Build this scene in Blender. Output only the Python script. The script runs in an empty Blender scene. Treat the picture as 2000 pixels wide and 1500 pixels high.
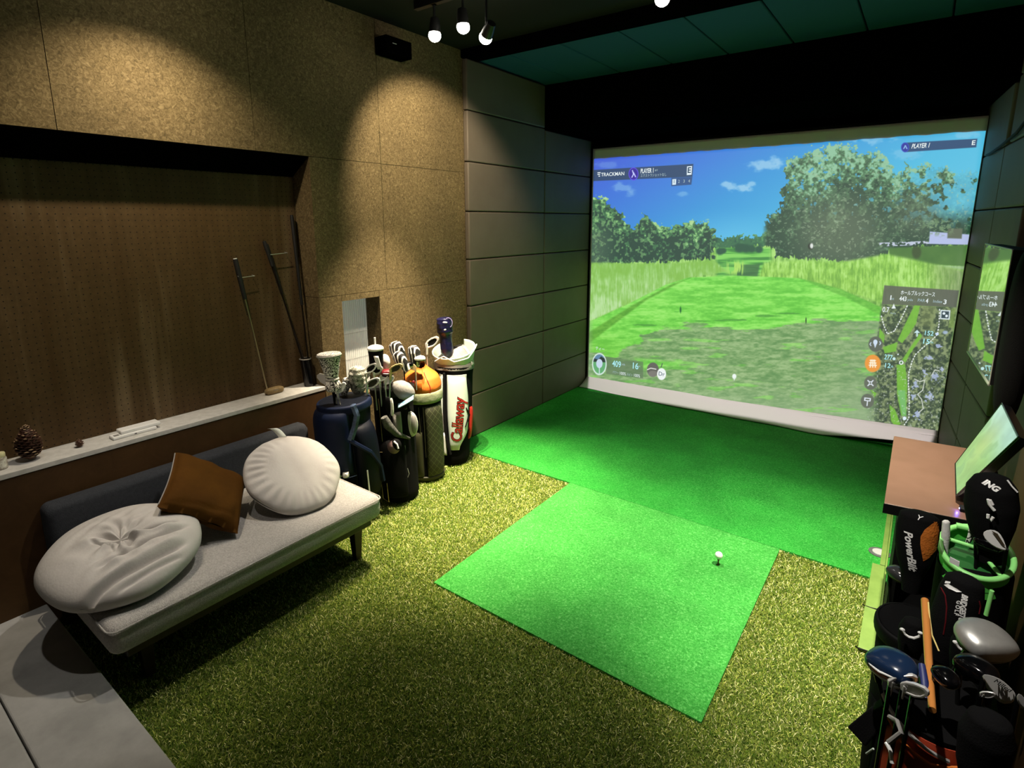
import bpy, bmesh, math, random
import numpy as np
from mathutils import Vector, Matrix
from mathutils.bvhtree import BVHTree

PI = math.pi
random.seed(7)
SC = bpy.context.scene
COL = SC.collection

# ------------------------------------------------------------------ camera
cd = bpy.data.cameras.new('camera')
cam = bpy.data.objects.new('camera', cd)
COL.objects.link(cam)
cam.location = (3.151, 0.0, 1.923)
cam.rotation_euler = (PI / 2 - 0.2002, 0, 0.6304)
cd.sensor_width = 36.0
cd.sensor_fit = 'HORIZONTAL'
cd.lens = 36.0 * 1080.4 / 2000
cd.shift_x = -0.0048
cd.shift_y = -0.0497
cd.clip_start = 0.05
SC.camera = cam

# ------------------------------------------------------------------ view, world
vs = SC.view_settings
vs.view_transform = 'Standard'
vs.look = 'None'
vs.exposure = 0.0
vs.gamma = 1.0
vs.use_curve_mapping = False
w = bpy.data.worlds.new('world')
SC.world = w
w.use_nodes = True
w.node_tree.nodes['Background'].inputs[0].default_value = (0.010, 0.009, 0.007, 1)
w.node_tree.nodes['Background'].inputs[1].default_value = 0.12

WARM = (1.0, 0.84, 0.62)
# ceiling spots: (x, y, z, aim x, aim y, aim z, watts, cone degrees, blend, colour)
SPOTS = [
    (0.587, 2.665, 3.045, 0.50, 2.60, 0.00, 820, 56, 0.9, WARM),
    (0.816, 2.665, 3.050, 0.90, 2.85, 0.0, 800, 54, 1.0, WARM),
    (0.980, 2.680, 2.965, 0.00, 3.14, 2.22, 125, 78, 0.5, WARM),
    (1.894, 3.005, 3.070, 2.05, 3.10, 0.0, 330, 76, 1.0, (1.0, .96, .88)),
    (3.050, 2.650, 3.02, 2.92, 3.00, 0.0, 720, 54, 1.0, (1.0, .91, .74)),
    (0.400, 1.250, 3.02, 0.10, 1.20, 1.2, 72, 130, 1.0, WARM),
    (1.200, 1.800, 3.02, 0.45, 1.05, 0.4, 84, 44, 0.8, (1.0, .93, .84)),
    (2.750, 1.000, 3.02, 3.30, 1.80, 0.9, 170, 44, 0.7, (1.0, .94, .86)),
    (0.900, 0.500, 3.02, 0.40, 0.10, 0.15, 30, 80, 0.8, (1.0, .93, .84)),
]


# ------------------------------------------------------------------ helpers
def tag(o, label=None, cat=None, group=None, kind=None):
    if label: o['label'] = label
    if cat: o['category'] = cat
    if group: o['group'] = group
    if kind: o['kind'] = kind
    return o


def thing(name, label, cat, loc=(0, 0, 0), group=None):
    o = bpy.data.objects.new(name, None)
    o.empty_display_size = 0.1
    COL.objects.link(o)
    o.location = loc
    return tag(o, label, cat, group)


def wloc(o):
    v = Vector((0, 0, 0))
    while o is not None:
        v += o.location
        o = o.parent
    return v


MATS = {}


def srgb(r, g, b):
    f = lambda c: (c / 255 / 12.92) if c / 255 <= 0.04045 else ((c / 255 + 0.055) / 1.055) ** 2.4
    return (f(r), f(g), f(b))


def mat(name, col, rough=0.6, metal=0.0, spec=0.5, emit=None, estr=0.0, var=None, scale=40.0, detail=4.0,
        bump=0.0, bscale=None, coat=0.0, sheen=0.0, stretch=None, alpha=None, trans=0.0):
    """Principled material; var = second colour mixed in by noise; bump = noise bump strength."""
    m = bpy.data.materials.new(name)
    m.use_nodes = True
    nt = m.node_tree
    b = nt.nodes['Principled BSDF']
    b.inputs['Base Color'].default_value = (*col, 1)
    b.inputs['Roughness'].default_value = rough
    b.inputs['Metallic'].default_value = metal
    b.inputs['Specular IOR Level'].default_value = spec
    b.inputs['Coat Weight'].default_value = coat
    b.inputs['Sheen Weight'].default_value = sheen
    b.inputs['Transmission Weight'].default_value = trans
    if emit:
        b.inputs['Emission Color'].default_value = (*emit, 1)
        b.inputs['Emission Strength'].default_value = estr
    tc = None
    if var or bump:
        tc = nt.nodes.new('ShaderNodeTexCoord')
        mp = nt.nodes.new('ShaderNodeMapping')
        nt.links.new(tc.outputs['Object'], mp.inputs[0])
        if stretch: mp.inputs['Scale'].default_value = stretch
    if var:
        n = nt.nodes.new('ShaderNodeTexNoise')
        n.inputs['Scale'].default_value = scale
        n.inputs['Detail'].default_value = detail
        n.inputs['Roughness'].default_value = 0.65
        nt.links.new(mp.outputs[0], n.inputs[0])
        r = nt.nodes.new('ShaderNodeValToRGB')
        r.color_ramp.elements[0].position = 0.36
        r.color_ramp.elements[1].position = 0.64
        r.color_ramp.elements[0].color = (*col, 1)
        r.color_ramp.elements[1].color = (*var, 1)
        nt.links.new(n.outputs['Fac'], r.inputs[0])
        nt.links.new(r.outputs[0], b.inputs['Base Color'])
    if bump:
        n2 = nt.nodes.new('ShaderNodeTexNoise')
        n2.inputs['Scale'].default_value = bscale or scale
        n2.inputs['Detail'].default_value = 3
        nt.links.new(mp.outputs[0], n2.inputs[0])
        bp = nt.nodes.new('ShaderNodeBump')
        bp.inputs['Strength'].default_value = bump
        bp.inputs['Distance'].default_value = 0.01
        nt.links.new(n2.outputs['Fac'], bp.inputs['Height'])
        nt.links.new(bp.outputs[0], b.inputs['Normal'])
    MATS[name] = m
    return m


class MB:
    """Collects faces in world coordinates and links them as one mesh object."""

    def __init__(s):
        s.v = []; s.f = []

    def add(s, vs_, fs_):
        n = len(s.v)
        s.v += [Vector(p) for p in vs_]
        s.f += [tuple(i + n for i in f) for f in fs_]
        return s

    def box(s, x0, x1, y0, y1, z0, z1):
        return s.add([(x0, y0, z0), (x1, y0, z0), (x1, y1, z0), (x0, y1, z0), (x0, y0, z1), (x1, y0, z1), (x1, y1, z1), (x0, y1, z1)],
                     [(0, 3, 2, 1), (4, 5, 6, 7), (0, 1, 5, 4), (1, 2, 6, 5), (2, 3, 7, 6), (3, 0, 4, 7)])

    def hexa(s, p):     # 8 corners: bottom ring of four, top ring of four
        return s.add(p, [(0, 3, 2, 1), (4, 5, 6, 7), (0, 1, 5, 4), (1, 2, 6, 5), (2, 3, 7, 6), (3, 0, 4, 7)])

    def obox(s, c, ax, ay, az, hx, hy, hz):
        c = Vector(c); ax = Vector(ax).normalized() * hx; ay = Vector(ay).normalized() * hy; az = Vector(az).normalized() * hz
        return s.hexa([c - ax - ay - az, c + ax - ay - az, c + ax + ay - az, c - ax + ay - az,
                       c - ax - ay + az, c + ax - ay + az, c + ax + ay + az, c - ax + ay + az])

    def loft(s, rings, cap=True):
        n = len(rings[0]); m = len(rings)
        vs_ = [p for r in rings for p in r]
        fs_ = [(i * n + j, i * n + (j + 1) % n, (i + 1) * n + (j + 1) % n, (i + 1) * n + j) for i in range(m - 1) for j in range(n)]
        if cap:
            fs_ += [tuple(range(n - 1, -1, -1)), tuple((m - 1) * n + j for j in range(n))]
        return s.add(vs_, fs_)

    def tube(s, pts, r, n=10, cap=True):
        pts = [Vector(p) for p in pts]
        rr = r if isinstance(r, (list, tuple)) else [r] * len(pts)
        rings = []
        up = None
        for i, p in enumerate(pts):
            t = (pts[min(i + 1, len(pts) - 1)] - pts[max(i - 1, 0)]).normalized()
            if up is None:
                up = Vector((0, 0, 1)) if abs(t.z) < 0.9 else Vector((1, 0, 0))
            a = t.cross(up).normalized(); b2 = a.cross(t).normalized(); up = b2
            rings.append([p + (a * math.cos(q * 2 * PI / n) + b2 * math.sin(q * 2 * PI / n)) * rr[i] for q in range(n)])
        return s.loft(rings, cap)

    def ring(s, c, ax, ay, rx, ry, r, n=48, m=8):       # torus on an ellipse
        c = Vector(c); ax = Vector(ax).normalized(); ay = Vector(ay).normalized(); nz = ax.cross(ay).normalized()
        vs_ = []; fs_ = []
        for i in range(n):
            t = i * 2 * PI / n
            d = (ax * math.cos(t) * rx + ay * math.sin(t) * ry); o = d.normalized()
            for j in range(m):
                q = j * 2 * PI / m
                vs_.append(c + d + o * math.cos(q) * r + nz * math.sin(q) * r)
        for i in range(n):
            for j in range(m):
                fs_.append((i * m + j, i * m + (j + 1) % m, ((i + 1) % n) * m + (j + 1) % m, ((i + 1) % n) * m + j))
        return s.add(vs_, fs_)

    def ell(s, c, ax, ay, az, rx, ry, rz, n=24, m=14, p=1.0, fn=None):
        """ellipsoid with optional squareness p and vertex callback fn(u, v, unit) -> scale"""
        c = Vector(c); ax = Vector(ax).normalized(); ay = Vector(ay).normalized(); az = Vector(az).normalized()
        sp = lambda q: math.copysign(abs(q) ** p, q)
        rings = []
        for i in range(m + 1):
            ph = -PI / 2 + PI * min(max(i / m, 0.004), 0.996)
            rg = []
            for j in range(n):
                th = 2 * PI * j / n
                u = Vector((sp(math.cos(ph)) * sp(math.cos(th)), sp(math.cos(ph)) * sp(math.sin(th)), sp(math.sin(ph))))
                k = fn(th, ph, u) if fn else 1.0
                rg.append(c + (ax * u.x * rx + ay * u.y * ry + az * u.z * rz) * k)
            rings.append(rg)
        return s.loft(rings)

    def prism(s, poly, d):      # planar polygon (3D points) pushed by vector d
        n = len(poly); d = Vector(d)
        a = [Vector(p) for p in poly]
        return s.add(a + [p + d for p in a], [tuple(range(n - 1, -1, -1)), tuple(range(n, 2 * n))] +
                     [(i, (i + 1) % n, n + (i + 1) % n, n + i) for i in range(n)])

    def grid(s, fn, nu, nv):
        vs_ = [fn(i / nu, j / nv) for j in range(nv + 1) for i in range(nu + 1)]
        return s.add(vs_, [(j * (nu + 1) + i, j * (nu + 1) + i + 1, (j + 1) * (nu + 1) + i + 1, (j + 1) * (nu + 1) + i) for j in range(nv) for i in range(nu)])

    def bvh(s):
        return BVHTree.FromPolygons([tuple(p) for p in s.v], s.f)

    def build(s, name, m, parent=None, smooth=True, bevel=0.0, seg=2, sub=0, angle=40):
        me = bpy.data.meshes.new(name)
        off = wloc(parent) if parent is not None else Vector((0, 0, 0))
        me.from_pydata([tuple(p - off) for p in s.v], [], s.f)
        me.update()
        bm = bmesh.new(); bm.from_mesh(me)
        bmesh.ops.recalc_face_normals(bm, faces=bm.faces[:]); bm.to_mesh(me); bm.free()
        me.materials.append(m if not isinstance(m, str) else MATS[m])
        if smooth:
            me.polygons.foreach_set('use_smooth', [True] * len(me.polygons))
            me.set_sharp_from_angle(angle=math.radians(angle))
        o = bpy.data.objects.new(name, me)
        COL.objects.link(o)
        if parent is not None: o.parent = parent
        if bevel:
            md = o.modifiers.new('bevel', 'BEVEL'); md.width = bevel; md.segments = seg; md.limit_method = 'ANGLE'
        if sub:
            md = o.modifiers.new('sub', 'SUBSURF'); md.levels = sub; md.render_levels = sub
        return o


def text(s, size, org, xd, yd, m, parent, name='lettering', ext=0.0006, align='LEFT', shear=0.0, bvh=None, cast=None, lift=0.0012, squeeze=1.0, bold=0.0, spacing=1.0):
    """lettering as a thin mesh; with bvh it is laid on that surface by casting along `cast`"""
    cu = bpy.data.curves.new(name, 'FONT')
    cu.body = s; cu.size = size; cu.align_x = align; cu.align_y = 'CENTER'; cu.shear = shear
    cu.extrude = 0.0 if bvh else ext; cu.offset = bold; cu.space_character = spacing
    cu.resolution_u = 3
    t = bpy.data.objects.new('tmp', cu); COL.objects.link(t)
    bpy.context.view_layer.update()
    me = bpy.data.meshes.new_from_object(t.evaluated_get(bpy.context.evaluated_depsgraph_get()))
    bpy.data.objects.remove(t); bpy.data.curves.remove(cu)
    org = Vector(org); xd = Vector(xd).normalized() * squeeze; yd = Vector(yd).normalized(); zd = xd.cross(yd).normalized()
    if bvh:
        bm = bmesh.new(); bm.from_mesh(me)
        bmesh.ops.triangulate(bm, faces=bm.faces[:])
        bmesh.ops.subdivide_edges(bm, edges=[e for e in bm.edges if e.calc_length() > size * .25], cuts=1)
        bm.to_mesh(me); bm.free()
    off = wloc(parent)
    for v in me.vertices:
        p = org + xd * v.co.x + yd * v.co.y + zd * v.co.z
        if bvh:
            c = Vector(cast).normalized()
            hit, nrm, _, _ = bvh.ray_cast(p - c * 0.4, c, 1.0)
            if hit is not None:
                if nrm.dot(c) > 0: nrm = -nrm
                p = hit + nrm * lift
        v.co = p - off
    me.materials.clear(); me.materials.append(MATS[m])
    o = bpy.data.objects.new(name, me); COL.objects.link(o); o.parent = parent
    return o


def ground(name, o_kind='structure'):
    pass


# ------------------------------------------------------------------ materials
mat('black', (0.003, 0.003, 0.003), 0.7, spec=0.2)
mat('black_fabric', (0.0035, 0.0035, 0.0038), 0.9, spec=0.12, sheen=0.0, bump=0.2, bscale=300)
mat('black_gloss', (0.002, 0.002, 0.0025), 0.15, spec=0.4)
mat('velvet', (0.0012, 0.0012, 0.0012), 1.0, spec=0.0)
mat('ceiling_paint', (0.0085, 0.010, 0.006), 0.85, spec=0.2)
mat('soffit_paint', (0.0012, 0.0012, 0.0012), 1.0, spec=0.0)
mat('chrome', (0.86, 0.85, 0.83), 0.32, 0.55)
mat('steel', (0.50, 0.49, 0.47), 0.35, 0.6)
mat('white_plastic', (0.82, 0.82, 0.80), 0.35)
mat('white_cloth', (0.72, 0.71, 0.68), 0.8, bump=0.2, bscale=120)
mat('grey_cloth', (0.22, 0.21, 0.19), 0.85, bump=0.3, bscale=200)
mat('navy', (0.0015, 0.006, 0.026), 0.6, spec=.2, bump=0.3, bscale=14)
mat('navy_dark', (0.0008, 0.0022, 0.007), 0.6, spec=.15, bump=0.3, bscale=14)
mat('slate_blue', (0.06, 0.10, 0.20), 0.7, var=(0.008, 0.016, 0.04), scale=30)
mat('orange', (0.62, 0.15, 0.008), 0.75, bump=0.3, bscale=25)
mat('red', (0.40, 0.015, 0.01), 0.5)
mat('olive', (0.030, 0.030, 0.010), 0.6)
mat('gold', (0.75, 0.55, 0.25), 0.4, 0.6)
mat('maroon', (0.12, 0.008, 0.012), 0.35, coat=0.5)
mat('rib_green', (0.10, 0.62, 0.08), 0.45)
mat('rib_green_light', (0.32, 0.88, 0.25), 0.4)
mat('well_green', (0.005, 0.12, 0.012), 0.7)
mat('walnut', (0.05, 0.022, 0.012), 0.45, var=(0.10, 0.05, 0.028), scale=9, stretch=(1, 1, .15))


def wall_board_mat(name, c1, c2, c3, scale=55, rough=0.85, spots=0.5):
    m = bpy.data.materials.new(name); m.use_nodes = True; nt = m.node_tree; N = nt.nodes; L = nt.links
    b = N['Principled BSDF']; b.inputs['Roughness'].default_value = rough; b.inputs['Specular IOR Level'].default_value = 0.25
    tc = N.new('ShaderNodeTexCoord')
    n1 = N.new('ShaderNodeTexNoise'); n1.inputs['Scale'].default_value = scale; n1.inputs['Detail'].default_value = 6; n1.inputs['Roughness'].default_value = 0.7
    n1.inputs['Distortion'].default_value = 1.2
    n2 = N.new('ShaderNodeTexNoise'); n2.inputs['Scale'].default_value = 2.2; n2.inputs['Detail'].default_value = 3
    for n in (n1, n2): L.new(tc.outputs['Object'], n.inputs[0])
    r = N.new('ShaderNodeValToRGB'); e = r.color_ramp.elements
    e[0].position = 0.34; e[0].color = (*c1, 1); e[1].position = 0.68; e[1].color = (*c3, 1)
    x = e.new(0.5); x.color = (*c2, 1)
    L.new(n1.outputs['Fac'], r.inputs[0])
    r2 = N.new('ShaderNodeValToRGB'); r2.color_ramp.elements[0].position = .35; r2.color_ramp.elements[1].position = .65
    r2.color_ramp.elements[0].color = (.86, .86, .86, 1); r2.color_ramp.elements[1].color = (1.1, 1.1, 1.1, 1)
    L.new(n2.outputs['Fac'], r2.inputs[0])
    mx = N.new('ShaderNodeMix'); mx.data_type = 'RGBA'; mx.blend_type = 'MULTIPLY'; mx.inputs[0].default_value = 1
    L.new(r.outputs[0], mx.inputs[6]); L.new(r2.outputs[0], mx.inputs[7]); L.new(mx.outputs[2], b.inputs['Base Color'])
    bp = N.new('ShaderNodeBump'); bp.inputs['Strength'].default_value = 0.25; bp.inputs['Distance'].default_value = 0.004
    L.new(n1.outputs['Fac'], bp.inputs['Height']); L.new(bp.outputs[0], b.inputs['Normal'])
    MATS[name] = m
    return m


wall_board_mat('particle_board', (0.066, 0.047, 0.018), (0.130, 0.094, 0.040), (0.23, 0.172, 0.086))
wall_board_mat('brown_board', (0.050, 0.024, 0.007), (0.060, 0.029, 0.009), (0.070, 0.035, 0.011), scale=7, rough=0.6)
mat('panel_cloth', (0.135, 0.108, 0.078), 0.6, spec=0.3, bump=0.15, bscale=500, var=(0.150, 0.124, 0.092), scale=3)
mat('ceiling_cloth', (0.018, 0.090, 0.160), 0.75, spec=0.2, bump=0.1, bscale=500)
mat('pale_stone', (0.50, 0.49, 0.46), 0.7, var=(0.60, 0.59, 0.56), scale=24, bump=0.1)
mat('concrete', (0.30, 0.30, 0.285), 0.65, var=(0.44, 0.44, 0.425), scale=3.2, detail=8, bump=0.08, bscale=30)

# pegboard: brown panel with vertical grazing-light streaks put into its colour and a regular grid of small holes
m = bpy.data.materials.new('pegboard'); m.use_nodes = True; nt = m.node_tree; N = nt.nodes; L = nt.links
b = N['Principled BSDF']; b.inputs['Roughness'].default_value = 0.6; b.inputs['Specular IOR Level'].default_value = 0.3
tc = N.new('ShaderNodeTexCoord')
mp = N.new('ShaderNodeMapping'); mp.inputs['Scale'].default_value = (1, 6, 0.5); L.new(tc.outputs['Object'], mp.inputs[0])
n1 = N.new('ShaderNodeTexNoise'); n1.inputs['Scale'].default_value = 1.6; n1.inputs['Detail'].default_value = 6; L.new(mp.outputs[0], n1.inputs[0])
r = N.new('ShaderNodeValToRGB'); e = r.color_ramp.elements
e[0].position = .25; e[0].color = (0.066, 0.036, 0.010, 1); e[1].position = .80; e[1].color = (0.20, 0.145, 0.080, 1)
x = e.new(.55); x.color = (0.086, 0.052, 0.019, 1)
L.new(n1.outputs['Fac'], r.inputs[0])
n3 = N.new('ShaderNodeTexNoise'); n3.inputs['Scale'].default_value = 45; n3.inputs['Detail'].default_value = 5; L.new(tc.outputs['Object'], n3.inputs[0])
r3 = N.new('ShaderNodeValToRGB'); r3.color_ramp.elements[0].color = (.72, .72, .72, 1); r3.color_ramp.elements[1].color = (1.25, 1.2, 1.15, 1)
L.new(n3.outputs['Fac'], r3.inputs[0])
mx0 = N.new('ShaderNodeMix'); mx0.data_type = 'RGBA'; mx0.blend_type = 'MULTIPLY'; mx0.inputs[0].default_value = 1
L.new(r.outputs[0], mx0.inputs[6]); L.new(r3.outputs[0], mx0.inputs[7])
# hole mask from wrapped y / z
sx = N.new('ShaderNodeSeparateXYZ'); L.new(tc.outputs['Object'], sx.inputs[0])


def mth(op, a, bb=None, c=None):
    k = N.new('ShaderNodeMath'); k.operation = op
    for i, q in enumerate((a, bb, c)):
        if q is None: continue
        if isinstance(q, (int, float)): k.inputs[i].default_value = q
        else: L.new(q, k.inputs[i])
    return k.outputs[0]


P_ = 0.03
dy = mth('SUBTRACT', mth('MODULO', mth('ADD', sx.outputs[1], 10.0), P_), P_ / 2)
dz = mth('SUBTRACT', mth('MODULO', mth('ADD', sx.outputs[2], 10.0), P_), P_ / 2)
d2 = mth('ADD', mth('MULTIPLY', dy, dy), mth('MULTIPLY', dz, dz))
hole = mth('LESS_THAN', d2, 0.0028 ** 2)
mx = N.new('ShaderNodeMix'); mx.data_type = 'RGBA'; L.new(hole, mx.inputs[0]); L.new(mx0.outputs[2], mx.inputs[6]); mx.inputs[7].default_value = (0.008, 0.005, 0.003, 1)
L.new(mx.outputs[2], b.inputs['Base Color'])
MATS['pegboard'] = m


def turf_mat(name, cols, s1, s2, rough=0.8, bump=0.8):
    m = bpy.data.materials.new(name); m.use_nodes = True; nt = m.node_tree; N = nt.nodes; L = nt.links
    b = N['Principled BSDF']; b.inputs['Roughness'].default_value = rough; b.inputs['Specular IOR Level'].default_value = 0.2
    tc = N.new('ShaderNodeTexCoord')
    n1 = N.new('ShaderNodeTexNoise'); n1.inputs['Scale'].default_value = s1; n1.inputs['Detail'].default_value = 5; n1.inputs['Roughness'].default_value = .75
    n1.inputs['Distortion'].default_value = 0.8
    n2 = N.new('ShaderNodeTexNoise'); n2.inputs['Scale'].default_value = s2; n2.inputs['Detail'].default_value = 3
    for n in (n1, n2): L.new(tc.outputs['Object'], n.inputs[0])
    r = N.new('ShaderNodeValToRGB'); e = r.color_ramp.elements
    e[0].position = .36; e[0].color = (*cols[0], 1); e[1].position = .68; e[1].color = (*cols[2], 1); x = e.new(.52); x.color = (*cols[1], 1)
    L.new(n1.outputs['Fac'], r.inputs[0])
    r2 = N.new('ShaderNodeValToRGB'); r2.color_ramp.elements[0].position = .35; r2.color_ramp.elements[1].position = .65
    r2.color_ramp.elements[0].color = (.85, .85, .85, 1); r2.color_ramp.elements[1].color = (1.1, 1.1, 1.1, 1)
    L.new(n2.outputs['Fac'], r2.inputs[0])
    mx = N.new('ShaderNodeMix'); mx.data_type = 'RGBA'; mx.blend_type = 'MULTIPLY'; mx.inputs[0].default_value = 1
    L.new(r.outputs[0], mx.inputs[6]); L.new(r2.outputs[0], mx.inputs[7]); L.new(mx.outputs[2], b.inputs['Base Color'])
    bp = N.new('ShaderNodeBump'); bp.inputs['Strength'].default_value = bump; bp.inputs['Distance'].default_value = 0.006
    L.new(n1.outputs['Fac'], bp.inputs['Height']); L.new(bp.outputs[0], b.inputs['Normal'])
    MATS[name] = m
    return m


turf_mat('green_carpet', ((0.008, 0.19, 0.012), (0.026, 0.33, 0.034), (0.11, 0.52, 0.10)), 130, 3)
turf_mat('green_mat', ((0.020, 0.21, 0.020), (0.050, 0.36, 0.048), (0.17, 0.56, 0.14)), 95, 3)
turf_mat('turf_backing', ((0.05, 0.08, 0.008), (0.10, 0.14, 0.018), (0.17, 0.22, 0.035)), 80, 3)
mat('lime', (0.15, 0.25, 0.045), 0.55, var=(0.19, 0.30, 0.06), scale=8)

# vertex coloured materials (grass blades, projected picture)


def attr_mat(name, attr, emit, rough=0.6, base=None):
    m = bpy.data.materials.new(name); m.use_nodes = True; nt = m.node_tree; b = nt.nodes['Principled BSDF']
    a = nt.nodes.new('ShaderNodeAttribute'); a.attribute_name = attr
    if emit:
        nt.links.new(a.outputs['Color'], b.inputs['Emission Color']); b.inputs['Emission Strength'].default_value = emit
        b.inputs['Base Color'].default_value = (*base, 1); b.inputs['Specular IOR Level'].default_value = 0.1
    else:
        nt.links.new(a.outputs['Color'], b.inputs['Base Color']); b.inputs['Specular IOR Level'].default_value = 0.25
    b.inputs['Roughness'].default_value = rough
    MATS[name] = m
    return m


attr_mat('blades', 'tint', 0, 0.55)
attr_mat('picture', 'tint', 1.0, 0.9, (0.045, 0.045, 0.045))

# ------------------------------------------------------------------ structure
S = lambda name, mb, m, **k: tag(mb.build(name, m, None, **k), kind='structure')

S('floor', MB().box(-0.3, 4.0, 0.50, 6.1, -0.10, 0.0), 'turf_backing', smooth=False)
pf = MB().box(-0.3, 4.0, 0.284, 0.555, -0.10, 0.15).box(-0.3, 4.0, -2.2, 0.279, -0.10, 0.15)
S('floor_platform', pf, 'concrete', bevel=0.006, smooth=False)

G = 0.0015
wl = MB()
for (y0, y1, z0, z1) in [(-2.2, 0.88, 2.315, 3.25), (0.88, 1.79, 2.315, 3.25), (1.79, 2.70, 2.315, 3.25), (2.70, 3.565, 2.315, 3.25),
                         (2.13, 2.70, 1.43, 2.315), (2.70, 3.565, 1.43, 2.315), (2.13, 2.306, 0, 1.43), (2.306, 2.627, 1.386, 1.43),
                         (2.306, 2.627, 0, 0.70), (2.627, 3.565, 0, 1.43)]:
    wl.box(-0.20, 0.0, y0 + G, y1 - G, z0 + G, z1 - G)
wl.box(-0.24, -0.20, -2.2, 5.9, 0, 3.25)
wl.box(-0.20, -0.03, -2.2, 5.9, 2.33, 3.2).box(-0.20, -0.03, 2.64, 5.9, 0, 2.4)
wl.box(-0.20, 0.0, 3.568, 5.9, 0, 3.25)
S('wall_left', wl, 'particle_board', smooth=False)
S('trim_1', MB().box(-0.195, -0.001, -2.2, 2.128, 0.0, 0.806), 'brown_board', smooth=False)      # smooth board under the ledge
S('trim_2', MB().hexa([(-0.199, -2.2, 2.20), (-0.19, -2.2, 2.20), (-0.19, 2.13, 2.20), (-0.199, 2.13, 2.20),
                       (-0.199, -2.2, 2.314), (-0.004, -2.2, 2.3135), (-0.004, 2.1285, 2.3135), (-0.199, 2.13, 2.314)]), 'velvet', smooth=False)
S('wall_right', MB().hexa([(3.605, -2.2, 0), (3.80, -2.2, 0), (3.80, 4.10, 0), (3.605, 4.10, 0), (3.605, -2.2, 3.25), (3.80, -2.2, 3.25), (3.80, 4.10, 3.25), (3.605, 4.10, 3.25)])
  .hexa([(3.61, 4.095, 0), (3.80, 4.095, 0), (3.80, 5.9, 0), (3.475, 5.9, 0), (3.61, 4.095, 3.25), (3.80, 4.095, 3.25), (3.80, 5.9, 3.25), (3.475, 5.9, 3.25)]), 'brown_board', smooth=False)
S('wall_back', MB().box(-0.3, 4.0, 5.9, 6.1, 0, 3.25), 'velvet', smooth=False)
S('wall_rear', MB().box(-0.3, 4.0, -2.4, -2.2, 0, 3.25), 'brown_board', smooth=False)
S('ceiling', MB().box(-0.3, 4.0, -2.4, 6.1, 3.25, 3.4), 'ceiling_paint', smooth=False)
S('ceiling_beam', MB().box(0.0, 3.604, 3.56, 3.725, 3.19, 3.25), 'soffit_paint', smooth=False)
S('ceiling_soffit', MB().box(0.0, 3.60, 4.76, 5.895, 2.79, 3.25), 'soffit_paint', smooth=False)

# window with reeded glass
wf = MB()
wn = tag(MB().box(-0.168, -0.156, 2.308, 2.625, 0.702, 1.384).build('window_1', mat('reeded_backing', (0.55, 0.57, 0.54), 0.5, emit=(0.80, 0.86, 0.80), estr=0.30), None, smooth=False), kind='structure')
gl = MB()
nr = 18
for i in range(nr):
    y = 2.309 + (i + .5) * (0.315 / nr)
    gl.tube([(-0.1535, y, 0.703), (-0.1535, y, 1.383)], 0.0086, 10)
gl.build('reeded_pane', mat('reeded_glass', (0.80, 0.82, 0.78), 0.25, emit=(0.8, 0.85, 0.8), estr=0.10), wn)
for z in (0.93, 1.12):
    MB().box(-0.1445, -0.1438, 2.31, 2.624, z, z + 0.0025).build('glazing_bar', mat('bar_grey%d' % int(z * 100), (0.45, 0.47, 0.45), 0.5), wn, smooth=False)

# stone ledge, pegboard
S('trim_3', MB().box(-0.199, 0.003, -2.2, 2.128, 0.808, 0.832), 'pale_stone', bevel=0.002, smooth=False)
peg = tag(MB().box(-0.199, -0.192, -2.2, 2.127, 0.834, 2.198).build('pegboard', 'pegboard', None, smooth=False),
          'streaked brown pegboard filling the wall recess above the stone ledge', 'pegboard')

# padded wall panels
def pad(name, mb, label, group, bev=0.011):
    return tag(mb.build(name, 'panel_cloth' if name.startswith('acoustic') else 'ceiling_cloth', None, bevel=bev, seg=3), label, 'acoustic panel', group)


rows = ['bottom', 'second', 'third', 'fourth', 'fifth', 'sixth', 'seventh', 'top']
g = 0.0035
for k in range(8):
    z0, z1 = k * .4 + g, (k + 1) * .4 - g
    if k == 0: z0 = 0.008
    z1 = min(z1, 3.185)
    pad('acoustic_panel', MB().box(0.001, 0.05, 3.572, 4.715 - g, z0, z1),
        'wide brown padded wall panel beside the particle board, %s from the floor' % (rows[k] if k else 'lowest') + (' row' if 0 < k < 7 else ''), 'padded panels on the left wall')
for k in range(7):
    z0, z1 = k * .4 + g, (k + 1) * .4 - g
    if k == 0: z0 = 0.008
    z1 = min(z1, 2.785)
    pad('acoustic_panel', MB().box(0.001, 0.05, 4.715 + g, 5.64, z0, z1),
        'padded wall panel touching the left edge of the golf screen, %s row from the floor' % (['first', 'second', 'third', 'fourth', 'fifth', 'sixth', 'seventh'][k]), 'padded panels on the left wall')
rx = lambda y: 3.43 + .08 * (5.65 - y)
for k in range(8):
    z0, z1 = k * .4 + g, (k + 1) * .4 - g
    if k == 0: z0 = 0.008
    z1 = min(z1, 3.24)
    for c, (y0, y1) in enumerate([(4.098, 4.875), (4.88, 5.78)]):
        zz = min(z1, 2.785) if c else (z1 if k < 7 else 3.185)
        if c and k == 7: continue
        if not c: y1e = 4.755 if zz > 2.79 else y1
        else: y1e = y1
        pad('acoustic_panel', MB().hexa([(rx(y0), y0, z0), (rx(y0) + .046, y0, z0), (rx(y1e) + .046, y1e, z0), (rx(y1e), y1e, z0),
                                         (rx(y0), y0, zz), (rx(y0) + .046, y0, zz), (rx(y1e) + .046, y1e, zz), (rx(y1e), y1e, zz)]),
            ('padded right wall panel next to the right edge of the golf screen, %s row up' if c else 'padded right wall panel in the column nearer the camera, %s row up') % ['first', 'second', 'third', 'fourth', 'fifth', 'sixth', 'seventh', 'eighth'][k],
            'padded panels on the right wall')
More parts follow.
